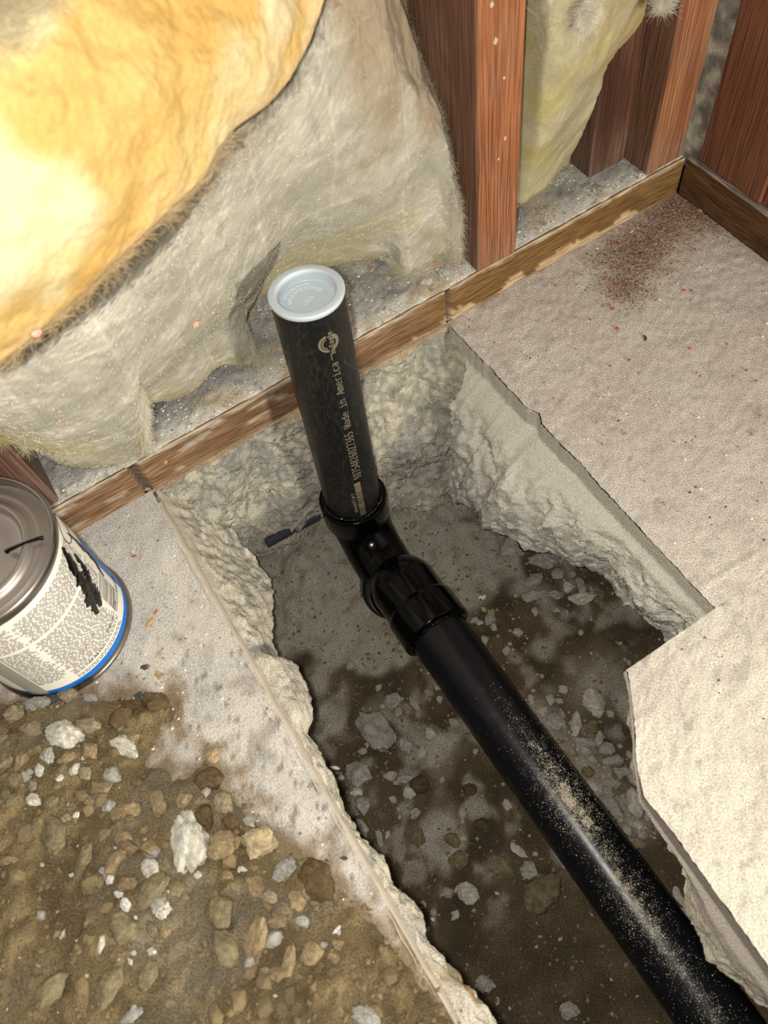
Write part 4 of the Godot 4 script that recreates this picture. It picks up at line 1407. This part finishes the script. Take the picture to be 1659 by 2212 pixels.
func stones() -> void:
	var list := [
	["h","P","c","largest pale concrete chunk, tall and speckled, standing in the middle of the dirt heap",-610,18,254,41.4,25.5,-104],
	["h","P","c","pale lumpy concrete chunk just below the can, larger of the two white chunks there",-651,16,148,28.6,19.7,-42],
	["h","P","c","pale curved concrete chunk right of the larger white chunk below the can",-623,9,174,24.9,14.7,-55],
	["h","B","r","wet brown oval stone between the second pale chunk and the pebble on the slab edge",-616,10,157,17.9,13.4,9],
	["h","B","r","small dark brown pebble touching the upper end of the wet brown oval stone",-610,6,151,8.5,7.1,9],
	["s","B","r","largest wet brown pebble lying alone on the pale slab right of the can",-594,0,157,22.3,15.6,-41],
	["s","K","r","small dark pebble tucked against the left end of the lone wet brown pebble",-602,0,146,7.6,8.3,-34],
	["h","D","r","rounded dusty tan stone right under the bottom rim of the can",-643,3,118,16.7,13.5,-34],
	["h","K","r","small shadowed grey stone left of the rounded tan stone under the can",-652,3,114,9.7,10.9,-34],
	["s","G","c","square grey dusty block on the slab edge below the can",-664,0,112,21.5,15.3,-38],
	["s","G","c","small grey cement lump right of the rounded tan stone under the can",-632,0,128,12.4,10.1,-43],
	["s","G","c","low grey cement flake between the square grey block and the small lump",-645,0,128,13.9,8.4,-23],
	["h","D","r","tan wedge of stone behind the larger white chunk below the can",-636,12,150,19.5,12.6,-47],
	["h","T","r","small tan stone peeking out above the pale curved chunk",-616,7,170,12.3,9.1,-33],
	["h","D","r","broad greyish flat stone left of the larger white chunk below the can",-669,14,132,18.7,13.4,-38],
	["h","D","r","brown tilted stone at the left picture edge above the gravel",-677,8,113,15.1,14.5,36],
	["h","O","r","olive shard at the left picture edge beside the broad grey stone",-687,17,131,12.8,6.4,10],
	["h","W","f","big tan triangular flat stone with a pale worn spot on top",-576,4,273,26.3,23.0,-50],
	["h","T","r","brown wedge stone between the tall concrete chunk and the big triangular stone",-594,13,266,21.0,18.0,29],
	["h","B","r","largest dark brown stone lying on the slab beside the saw cut",-556,5,311,27.8,21.8,-98],
	["h","T","r","tan drop shaped stone below the largest dark brown stone",-570,11,315,13.4,12.0,-68],
	["h","G","c","pale elongated cement stone left of the largest dark brown stone",-570,4,296,21.4,12.8,27],
	["h","T","r","orange brown stone below the big triangular stone",-588,10,296,15.1,11.8,-86],
	["h","D","r","dark grey stone wedged under the pale elongated cement stone",-582,11,306,11.9,8.8,-32],
	["h","T","r","tall upright tan stone with an orange fleck, lower heap",-598,21,323,29.1,14.6,45],
	["h","T","r","narrow tan stone right of the tall upright stone, leaning",-587,19,341,19.5,8.2,39],
	["h","T","r","tan five sided stone below the grey green cement lump",-574,15,345,14.0,12.8,-49],
	["h","T","r","small orange tan pebble beside the white sliver",-561,10,348,8.6,7.7,-87],
	["h","T","r","tiny round tan pebble under the small orange tan pebble",-566,13,351,5.2,4.2,-32],
	["h","X","s","bright white plaster sliver stuck in the dirt near the slab edge",-559,8,341,10.7,3.4,23],
	["h","G","c","grey green cement lump between the drop shaped stone and white sliver",-573,11,326,10.1,8.1,-49],
	["h","T","r","flat tan stone left of the grey green cement lump",-584,16,320,14.3,8.6,-32],
	["h","T","r","small olive stone under the tall upright tan stone",-601,24,339,8.7,6.6,26],
	["h","O","r","large olive triangular stone left of the tall upright stone",-609,19,297,21.2,19.1,-75],
	["h","O","r","largest olive stone, half buried, lower middle of the heap",-614,24,317,24.3,18.2,-84],
	["h","P","c","round white grey cement nugget with a dark rim in the gravel",-635,28,281,12.2,11.1,-32],
	["h","X","c","white cube of plaster left of the round cement nugget",-651,32,268,9.8,6.8,-97],
	["h","X","c","small white plaster crumb above the white cube",-653,30,260,7.1,4.5,-57],
	["h","X","c","white triangular crumb highest of the three white bits in a row",-655,29,249,6.1,5.5,31],
	["h","P","c","pale grey cement stone lower left of the tall concrete chunk",-633,25,255,13.0,12.2,30],
	["h","G","c","greenish grey stone resting on the pale grey cement stone",-630,22,246,11.8,9.0,-50],
	["h","T","r","pinkish tan stone right of the white triangular crumb",-647,29,257,13.2,9.6,-14],
	["h","O","r","large angular olive tan stone above the round cement nugget",-635,28,269,26.6,14.6,16],
	["h","T","r","large tan rounded stone left of the tall chunk, upper heap",-636,17,216,21.1,14.7,-23],
	["h","T","r","upright reddish tan stone just left above the tall concrete chunk",-617,11,221,18.4,12.1,-104],
	["h","T","r","orange tan stone right above the tall concrete chunk",-602,8,227,14.1,10.6,7],
	["h","G","c","grey speckled cement stone left of the large tan rounded stone",-643,17,206,10.6,10.0,8],
	["h","G","c","grey mottled round stone with reddish core in the upper heap",-636,13,188,17.7,13.1,-59],
	["h","B","r","dark banded brown stone at the heap edge against the slab",-585,3,222,21.3,15.9,-23],
	["s","S","f","pale tan pebble set in the slab surface above the banded stone",-577,0,210,13.9,12.5,-33],
	["h","D","r","pale brown kidney stone below the banded brown stone",-583,4,241,17.3,13.3,-101],
	["h","B","r","dark red brown stone between the kidney stone and tall chunk",-596,11,243,20.6,12.9,-90],
	["h","B","r","dark brown stone right of the red brown stone",-584,6,254,12.7,10.0,-59],
	["h","O","r","big olive slab like stone on the left, upright curved edge",-674,28,208,27.7,16.1,-100],
	["h","O","r","long olive ridge stone right of the big olive slab",-666,28,232,24.0,9.5,45],
	["h","P","c","pale drop shaped cement stone among the left gravel",-678,29,181,11.8,8.2,-66],
	["h","D","c","grey pebble above the pale drop shaped cement stone",-675,28,174,8.7,6.8,-33],
	["h","P","c","pale upright crumb in the left gravel",-669,26,167,11.1,6.4,-100],
	["h","G","c","small grey pebble left of the pale upright crumb",-675,26,164,7.1,6.3,-33],
	["h","P","c","pale oblong crumb below the larger white chunk",-651,20,176,9.6,6.7,28],
	["h","X","c","tiny white and grey crumb left of the pale oblong crumb",-661,24,176,6.5,5.2,-33],
	["h","X","c","tiny white bead below the larger white chunk",-645,19,171,4.2,2.6,-33],
	["h","X","s","white chip like a tooth in the middle of the gravel",-662,23,202,6.5,4.1,33],
	["h","D","c","grey stone touching the white tooth like chip",-666,25,201,6.9,7.2,-33],
	["h","T","r","tall tan stone in the left gravel beside the shard",-678,23,153,18.9,12.2,48],
	["h","O","r","olive tan stone cut by the left picture edge, upper gravel",-688,24,149,17.1,12.2,48],
	["h","G","c","grey angular stone below left of the larger white chunk",-662,22,160,13.3,9.3,-91],
	["h","T","r","tan stone between the two white chunks",-640,17,168,15.2,11.2,-92],
	["h","B","r","dark brown stone left of the pale curved chunk",-635,14,174,13.6,8.1,-59],
	["h","T","r","brown flat stone under the larger white chunk",-652,22,167,13.2,7.9,-2],
	["h","T","r","small tan pebble left of the grey angular stone",-667,21,151,7.2,5.9,-33],
	["h","O","r","greenish tan stone in the left gravel below the tall tan stone",-684,28,164,14.1,9.8,-33],
	["h","O","r","slim tan stone left of the pale drop shaped stone",-688,31,177,12.0,7.1,9],
	["h","O","r","dull stone at the left picture edge below the greenish tan stone",-691,30,171,8.2,8.9,10],
	["h","D","r","dull round stone right of the pale oblong crumb",-647,18,181,11.5,8.5,-75],
	["h","T","r","tan angular stone above the grey speckled cement stone",-642,15,195,15.6,8.8,-18],
	["h","O","r","dull tan stone left of the grey speckled cement stone",-651,19,199,9.9,7.4,-33],
	["h","O","r","dull tan stone right of the pale drop shaped cement stone",-670,26,188,11.2,8.1,-13],
	["h","T","r","light tan stone below the large tan rounded stone",-651,23,222,11.8,8.6,20],
	["h","T","r","brown stone with a reddish stain, right of the light tan one",-641,22,231,12.6,9.1,-58],
	["h","T","r","cracked tan stone left of the pale grey cement stone",-649,26,242,17.2,10.0,25],
	["h","T","f","pinkish tan flat chip at the left picture edge",-700,35,209,14.1,5.4,-21],
	["h","G","c","grey upright crumb left of the white triangular crumb",-659,29,244,6.5,9.9,-32],
	["h","O","r","dull olive stone below the tall concrete chunk",-625,25,274,12.5,10.2,-49],
	["h","P","c","pale yellowish pebble at the foot of the tall concrete chunk",-611,20,274,5.5,4.7,-32],
	["h","T","r","pinkish pebble left of the orange brown stone",-598,14,282,8.2,6.3,-32],
	["h","X","c","white crumb under the point of the big triangular stone",-591,11,282,8.9,4.8,-50],
	["h","T","r","tan cube stone below the round cement nugget",-638,29,292,7.5,6.7,-103],
	["h","O","r","olive stone left of the tan cube stone",-643,30,287,10.2,5.6,-92],
	["h","P","c","pale pebble below the olive stone, lower gravel",-648,32,297,6.7,4.9,-32],
	["h","P","c","tiny pale pebble left of the pale lower pebble",-656,34,293,4.6,3.4,-32],
	["h","O","r","olive wedge stone below the pale lower pebble",-653,33,307,16.6,10.7,29],
	["h","O","r","broad olive stone left of the tan cube stone",-655,33,280,21.3,16.3,-92],
	["h","P","c","pale long chip in the lower left dirt",-668,36,280,10.7,4.7,55],
	["h","O","r","large blurred olive stone near the lower left corner",-699,42,286,22.3,15.2,31],
	["h","O","r","large blurred tan stone near the bottom, left half",-673,38,301,25.8,14.2,42],
	["h","G","c","blue grey stone at the bottom picture edge",-667,37,320,13.4,6.7,-9],
	["h","G","c","grey triangular stone at the bottom picture edge near the kerf",-564,16,386,18.2,10.4,-49],
	["h","T","r","small tan pebble above the bottom edge, right of the blue grey stone",-649,34,325,6.5,5.6,-32],
	["s","K","f","dark greenish pebble set flush in the slab right of the can",-590,0,128,8.4,8.5,-34],
	["s","S","f","tan pebble set flush in the slab beside the dark greenish one",-585,0,139,9.7,8.4,-34],
	["s","K","f","dark blue grey pebble set in the slab beside the saw kerf",-536,0,309,5.6,3.8,-51],
	["p","g","c","largest grey concrete chunk on the trench soil, left of the pipe",-474,-146,217,45.2,28.1,-80],
	["p","g","c","smaller grey chunk against the lower right side of the largest one",-460,-146,238,17.3,12.8,-92],
	["p","g","c","rough grey lump above the largest trench chunk",-449,-146,200,19.4,15.6,-13],
	["p","g","s","thin grey sliver right of the rough grey lump",-435,-146,211,16.3,6.2,-83],
	["p","q","c","pale rounded crumb right of the largest trench chunk",-438,-146,241,12.1,10.6,-63],
	["p","g","c","grey pitted rock beside the slab edge with a dark hole",-505,-146,238,27.7,20.6,-71],
	["p","q","c","pale square crumb just below the grey pitted rock",-513,-146,248,11.1,8.0,-33],
	["p","q","c","small crumb under the white stick by the slab edge",-518,-146,231,7.5,5.9,-33],
	["p","X","s","short white plaster stick jutting out under the slab edge",-518,-146,222,9.1,3.3,-44],
	["p","g","c","grey flake below the pale square crumb",-514,-146,260,15.2,11.0,-105],
	["p","g","c","long grey flake against the slab edge, half shadowed",-524,-146,272,22.2,9.4,-92],
	["p","g","s","upright grey sliver right of the long grey flake",-516,-146,285,16.9,5.7,-106],
	["p","q","s","tiny pale sliver beside the upright grey sliver",-510,-146,287,9.2,4.3,36],
	["p","q","c","pale pebble touching the dark brown round stone",-479,-146,271,12.4,10.2,-67],
	["p","m","r","dark brown round stone in the trench, upper of the three",-468,-146,271,17.6,15.3,-52],
	["p","g","c","grey flat chip above the pale pebble",-476,-146,260,16.3,9.5,-23],
	["p","g","c","light chip below the pale pebble in the trench",-483,-146,287,10.8,7.2,5],
	["p","m","r","round dark stone in the trench soil nearest the pipe",-445,-146,323,14.9,12.6,-33],
	["p","m","r","small dark stone between the brown round stone and pipe",-437,-146,296,13.0,10.1,-52],
	["p","n","r","brown round stone in the white dusted soil",-491,-146,301,15.7,13.3,-51],
	["p","n","r","flat brown stone left of the round dark stone",-469,-146,318,14.2,12.5,-33],
	["p","n","r","greyish tan round stone below the flat brown stone",-473,-146,332,16.8,15.8,-42],
	["p","q","c","pale square concrete chip on bare trench soil",-481,-146,355,18.5,16.8,-46],
	["p","q","c","pale leaf shaped chip below the square chip",-497,-146,362,12.1,6.0,18],
	["p","g","c","grey small chip left of the leaf shaped chip",-510,-146,352,7.9,5.5,-112],
	["p","X","c","tiny white crumb under the small grey chip",-513,-146,355,4.1,2.6,-50],
	["p","q","c","tiny pale crumb near the slab edge below the white crumb",-520,-146,359,5.9,3.4,34],
	["p","n","c","big crumbly brown mortar lump left of the pipe",-435,-146,385,35.5,26.9,-5],
	["p","n","f","flat brown stone with a straight lower edge, above the mortar lump",-448,-146,353,25.6,19.7,-42],
	["p","g","r","grey brown round stone against the top of the mortar lump",-433,-146,368,15.6,13.7,-62],
	["p","q","c","pale chip above the grey brown round stone",-432,-146,352,17.1,7.0,-72],
	["p","g","c","fibrous grey chunk by the slab edge near the bottom",-505,-146,409,17.6,12.6,-40],
	["p","q","s","pale seed like chip below the fibrous grey chunk",-503,-146,423,6.9,3.8,31],
	["p","g","c","grey lump at the bottom edge left of the pipe",-464,-146,453,15.9,13.4,-31],
	["p","q","c","pale grey concrete chunk right of the pipe, topmost of the rubble pile",-316,-146,297,26.8,19.7,-104],
	["p","q","s","pale cone shaped shard left of the topmost rubble chunk",-336,-146,300,24.8,9.6,43],
	["p","n","r","brown dirt clod under the topmost rubble chunk",-328,-146,309,15.4,13.5,-54],
	["p","g","c","layered grey flake below the pale cone shard",-341,-146,316,20.4,8.1,-49],
	["p","g","s","upright grey shard in the rubble pile beside the dirt clod",-330,-146,321,16.3,7.3,40],
	["p","g","c","grey flake at the right shoulder of the rubble pile",-329,-146,330,14.5,10.9,-33],
	["p","g","c","rounded grey stone in the middle of the rubble pile",-331,-146,340,20.3,9.4,-28],
	["p","g","s","flat grey slab fragment under the rounded grey stone",-332,-146,349,24.9,7.2,-41],
	["p","g","c","grey wedge on the right flank of the rubble pile",-326,-146,358,16.2,9.4,-109],
	["p","g","c","grey lens shaped chip in the lower rubble pile",-344,-146,352,15.7,7.1,-33],
	["p","n","r","brown clod between the lens chip and the big lower chunk",-343,-146,358,12.8,9.2,-33],
	["p","q","c","large pale grey chunk at the lower end of the rubble pile",-338,-146,374,24.1,16.4,-109],
	["p","g","c","rough grey flake against the pipe beside the large lower chunk",-353,-146,366,22.0,12.9,-92],
	["p","q","c","small pale chip under the large lower chunk",-347,-146,386,9.6,7.6,-42],
	["p","q","c","pale chip close to the right slab edge",-329,-146,391,12.8,8.5,-99],
	["p","n","r","brown pebble against the right side of the pipe",-354,-146,336,10.8,10.1,-33],
	["p","q","c","pale flake just right of the pipe in the rubble",-356,-146,347,9.3,7.8,-33],
	["p","g","c","broad pale dust crusted flake touching the pipe, upper right side",-350,-146,290,22.1,15.1,-76],
	["p","q","s","long pale shard in the gap between pipe and right slab",-354,-146,440,15.9,7.4,-98],
	["p","q","s","lower pale shard wedged against the right slab",-357,-146,450,12.7,6.0,-74],
	["p","g","f","flat grey plate under the right overhang, squarest of the plates",-282,-146,141,27.7,23.7,-46],
	["p","g","f","small grey plate left of the squarest plate",-295,-146,120,19.5,13.3,-35],
	["p","g","f","grey flake below the small grey plate",-303,-146,135,17.6,10.5,-35],
	["p","g","f","biggest grey plate under the right overhang, with a crack",-267,-146,172,32.9,18.9,-52],
	["p","g","f","broken corner piece below the biggest grey plate",-266,-146,187,13.9,11.9,-35],
	["p","g","f","grey wing shaped plate left of the broken corner piece",-288,-146,181,21.5,11.7,-8],
	["p","g","f","jagged grey plate below the wing shaped plate",-294,-146,191,24.5,10.8,-13],
	["p","g","c","crumbled grey patch right of the jagged plate",-280,-146,201,17.7,10.8,-34],
	["p","q","c","cube of grey cement right of the broken corner piece",-266,-146,203,12.1,10.9,-34],
	["p","g","c","upright grey stone right of the cement cube",-257,-146,207,15.0,8.1,-115],
	["p","g","c","round grey crumb above the cement cube",-256,-146,195,7.3,6.8,-35],
	["p","q","f","folded grey plate at the lower right of the plate pile",-264,-146,219,26.6,14.0,-21],
	["p","g","s","thin bluish shard hanging under the overhang",-233,-146,223,13.9,4.9,-106],
	["p","X","c","small white chip right of the elbow",-333,-146,167,7.4,5.0,-13],
	["p","g","c","grey chip right of the pipe below the elbow",-340,-146,188,13.9,10.5,16],
	["p","q","c","pale crumb beside the pipe just below the elbow",-349,-146,185,8.8,5.8,-34],
	["t","P","f","pale square plaster flake on the sill plate dust below the left wall stud",-256,38,-17,9.1,11.4,-101],
	["t","P","f","small pale curl on the sill plate beside the square flake",-239,38,-20,7.2,3.2,23],
	["t","L","f","lavender grey flake on the sill plate left of the white cap",-380,38,-77,7.0,5.0,-50],
	["t","X","s","white plaster chip near the insulation left of the white cap",-361,38,-102,5.7,3.8,32],
	["t","R","s","pink splinter standing on the sill plate at the left foot of the stud",-219,38,-17,11.6,2.8,31],
	["t","R","s","pink insulation shred on the sill plate left of the standing splinter",-238,38,-28,9.8,3.9,-24],
	["t","N","s","tan sliver on the sill plate right of the white cap",-283,38,-56,6.6,3.2,34],
	["t","N","f","tan flake on the sill plate right of the tan sliver",-279,38,-41,6.8,4.3,-38],
	["t","N","f","round tan chip on the plate edge beside the left saw notch",-506,38,13,4.1,3.6,-36],
	["t","R","s","orange wood shred at the foot of the dusty insulation near the can",-571,38,-32,5.6,3.3,-36],
	["t","P","s","pale splinter on the sill plate between the two back studs",-99,38,-28,5.3,2.1,30],
	["s","R","f","orange wood chip at the left end of the sawdust patch",-82,0,12,6.4,4.1,-53],
	["s","R","f","orange wood chip in the middle of the sawdust patch",-59,0,33,5.9,4.5,-53],
	["s","P","f","white plaster flake in the sawdust patch",-61,0,12,4.9,7.8,-67],
	["s","X","f","small white chip at the right side of the sawdust patch",-49,0,44,3.5,3.2,-38],
	["s","N","c","cream crumb against the foot of the right sill plate",-1,0,29,6.1,5.6,-68],
	["s","R","s","red wood chip right of the sawdust patch",-74,0,90,4.2,2.6,-38],
	["s","R","s","red wood chip below the sawdust patch, upper of the two on the left",-132,0,70,3.8,3.0,-37],
	["s","R","s","red wood chip below the sawdust patch, lower of the two on the left",-143,0,89,4.1,3.3,-64],
	["s","B","s","dark brown upright wood bit on the slab below the sawdust patch",-132,0,110,2.9,6.6,-37],
	["s","R","s","reddish wood chip far right on the dusty slab",-112,0,139,3.6,2.4,-37],
	["s","R","s","orange red chip left of the dark sawdust core",-115,0,40,3.5,3.1,-65],
	["s","R","s","lowest small red chip on the right slab",-172,0,115,2.5,2.4,-37],
	["s","R","s","orange sliver on the slab right of the can",-562,0,44,4.9,2.2,-24],
	["s","N","s","curled tan wood shaving on the slab between can and kerf",-574,0,100,9.8,3.1,22],
	["s","R","s","reddish shaving tip above the curled tan shaving",-567,0,95,5.3,2.1,34],
	["p","R","f","orange chip on the soil below the rubble pile",-347,-146,392,3.8,3.4,-33]]
	var cols := {"P": rgb(206, 200, 184), "G": rgb(170, 166, 156), "g": rgb(140, 136, 126), "q": rgb(168, 162, 148), "T": rgb(142, 124, 95), "B": rgb(96, 80, 57), "O": rgb(124, 113, 87), "D": rgb(142, 128, 104), "W": rgb(176, 158, 124), "X": rgb(228, 222, 212), "K": rgb(78, 80, 78), "S": rgb(176, 154, 116), "m": rgb(70, 60, 45), "n": rgb(98, 86, 66), "R": rgb(186, 100, 74), "N": rgb(200, 158, 108), "L": rgb(172, 164, 174)}
	var rng := RandomNumberGenerator.new()
	for i in list.size():
		var e: Array = list[i]
		rng.seed = 1000 + i * 17
		var at := V(e[4], e[5], e[6])
		var kind: String = e[2]
		var w: float = e[7] * 0.0005
		var l: float = e[8] * 0.0005
		var col: Color = cols[e[1]]
		var tall: float = minf(w, l) * {"c": 0.85, "r": 0.7, "f": 0.45, "s": 0.6}[kind]
		var sink := 0.35
		var where: String = e[0]
		var ground := 0.0
		if where == "h": ground = maxf(heap_full(at.x, at.z), 0.0)
		elif where == "p":
			ground = soil_y(at.x, at.z)
			if kind == "f": tall = minf(tall, 0.006)
		elif where == "t": ground = 0.0388
		if where == "s" and (e[1] == "K" or e[1] == "S") and kind == "f":
			tall = 0.0024
			sink = -0.45
			kind = "r"
		elif where == "s" or where == "t": sink = 0.75
		var called := "stone"
		var cate := "stone"
		var group := ""
		var chip: bool = maxf(e[7], e[8]) < 16.0 and (where == "s" or where == "t" or e[1] == "R" or e[1] == "X")
		if chip:
			called = "wood_chip" if e[1] in ["R", "N", "B"] else "plaster_chip"
			cate = "wood chip" if e[1] in ["R", "N", "B"] else "plaster chip"
			group = "chips lying on the slab and sill plates"
			tall = minf(tall, 0.0016)
		elif kind == "c" or e[1] in ["g", "q", "X"]:
			called = "concrete_chunk"
			cate = "concrete chunk"
			group = "rubble in the trench" if where == "p" else "stones and chunks on the dirt heap"
		else:
			group = "stones in the trench" if where == "p" else "stones and chunks on the dirt heap"
		var o := obj(called, pebble(Vector3(w, tall, l), kind, col, rng), M.cement if kind == "c" or e[1] in ["g", "q", "P"] else M.stone, null, Vector3(at.x, ground + tall * sink, at.z))
		o.rotation_degrees.y = e[9]
		if not chip and where != "s": o.rotate_object_local(Vector3.RIGHT, rng.randf_range(-0.12, 0.12))
		tag(o, e[3], cate, group)

# ---------------------------------------------------------------- sawdust and shreds
func litter() -> void:
	var rng := RandomNumberGenerator.new()
	rng.seed = 8
	var flake := grit_mesh(9)
	var where := []
	var tints := PackedColorArray()
	var pal := [rgb(122, 100, 84), rgb(98, 80, 66), rgb(148, 124, 104), rgb(90, 74, 64), rgb(168, 146, 124), rgb(150, 98, 74)]
	var blobs := [[-0.020, 0.020, 0.020, 0.014, 1500], [-0.055, 0.030, 0.022, 0.012, 1300], [-0.085, 0.042, 0.016, 0.014, 1300], [-0.110, 0.060, 0.010, 0.010, 900], [-0.078, 0.024, 0.022, 0.010, 600], [-0.012, 0.012, 0.010, 0.008, 1500], [-0.006, 0.030, 0.006, 0.018, 700]]
	for b in blobs:
		for k in b[4]:
			var x: float = b[0] + rng.randfn(0, b[2])
			var z: float = b[1] + rng.randfn(0, b[3])
			if x > -0.001 or z < 0.001: continue
			var s := rng.randf_range(0.0003, 0.0010)
			where.append(Transform3D(Basis.from_euler(Vector3(rng.randf() * 0.6, rng.randf() * 6.3, rng.randf() * 0.6)).scaled(Vector3(s * 1.6, s * 0.5, s * 0.7)), Vector3(x, 0.0012 + rng.randf() * 0.0012 * exp(-Vector2(x - b[0], z - b[1]).length() * 60.0), z)))
			tints.append((pal[rng.randi() % pal.size()] * rng.randf_range(0.8, 1.15)))
	var sd := scatter("sawdust", flake, M.grit, where, tints)
	tag(sd, "reddish brown sawdust strewn on the slab in the corner", "sawdust", "", "stuff")
	# dark and pale specks on the right slab and dust on the plate
	where = []
	tints = PackedColorArray()
	for k in 900:
		var p := Vector3(rng.randf_range(-0.30, -0.004), 0.0008, rng.randf_range(0.004, 0.46))
		if p.x < -0.24 and p.z < 0.32: continue
		var s := 0.0003 + 0.0009 * pow(rng.randf(), 3.0)
		where.append(Transform3D(Basis.from_euler(Vector3(0, rng.randf() * 6.3, 0)).scaled(Vector3(s * 1.3, s * 0.6, s)), p))
		tints.append([rgb(90, 82, 78), rgb(220, 212, 196), rgb(120, 108, 98), rgb(150, 98, 78)][[0, 0, 1, 1, 1, 2, 2, 3][rng.randi() % 8]])
	for k in 2600:
		var p := Vector3(rng.randf_range(-0.58, -0.002), 0.0396, rng.randf_range(-0.085, -0.004))
		var s := 0.0003 + 0.0011 * pow(rng.randf(), 3.0)
		where.append(Transform3D(Basis.from_euler(Vector3(0, rng.randf() * 6.3, 0)).scaled(Vector3(s * 1.2, s * 0.7, s)), p))
		tints.append([rgb(150, 146, 140), rgb(206, 200, 184), rgb(110, 104, 98)][rng.randi() % 3])
	for k in 2600:
		var p := Vector3(-0.052 + rng.randfn(0, 0.014), 0.039, -0.062 + rng.randfn(0, 0.010))
		if p.z < -0.087 or p.x > -0.045: continue
		var s := rng.randf_range(0.0005, 0.0021)
		p.y += rng.randf() * 0.005 * exp(-Vector2(p.x + 0.052, p.z + 0.062).length() * 60.0)
		where.append(Transform3D(Basis.from_euler(Vector3(rng.randf() * 6, rng.randf() * 6.3, 0)).scaled(Vector3(s, s * 0.7, s)), p))
		tints.append(([rgb(196, 188, 166), rgb(160, 152, 138), rgb(170, 110, 70)][[0, 0, 1, 1, 2][rng.randi() % 5]] as Color))
	for k in 1500:
		var x := rng.randf_range(-0.80, -0.532)
		var z := rng.randf_range(0.006, 0.34)
		var s := 0.0003 + 0.0009 * pow(rng.randf(), 3.0)
		where.append(Transform3D(Basis.from_euler(Vector3(0, rng.randf() * 6.3, 0)).scaled(Vector3(s * 1.2, s * 0.6, s)), Vector3(x, 0.0009, z)))
		tints.append([rgb(120, 112, 100), rgb(214, 208, 196), rgb(150, 130, 98)][rng.randi() % 3])
	var sp := scatter("dust_specks", grit_mesh(14), M.grit, where, tints)
	tag(sp, "fine specks of cement grit lying on the slab and sill plate", "grit", "", "stuff")
	# pink shreds stuck to the wool
	var shreds := [[Vector3(-0.523, 0.250, 0.09), 0.0050, "pink shred stuck to the yellow batt near the left edge"], [Vector3(-0.446, 0.150, 0.03), 0.0050, "pink shred on the dusty batt left of the white cap"], [Vector3(-0.545, 0.150, 0.03), 0.0022, "small pink shred on the dusty batt above the can"]]
	for s in shreds:
		var best: Vector3 = s[0]
		var bd := 9.0
		for p in snap:
			var d: float = Vector2(p.x - s[0].x, p.y - s[0].y).length() - p.z * 0.15
			if d < bd:
				bd = d
				best = p
		var o := obj("wool_shred", pebble(Vector3(s[1] * 0.6, s[1] * 0.5, 0.0016), "c", rgb(228, 150, 128), rng), M.wool, null, best + Vector3(0, 0.0006, 0.0012))
		tag(o, s[2], "shred", "pink shreds on the glass wool")
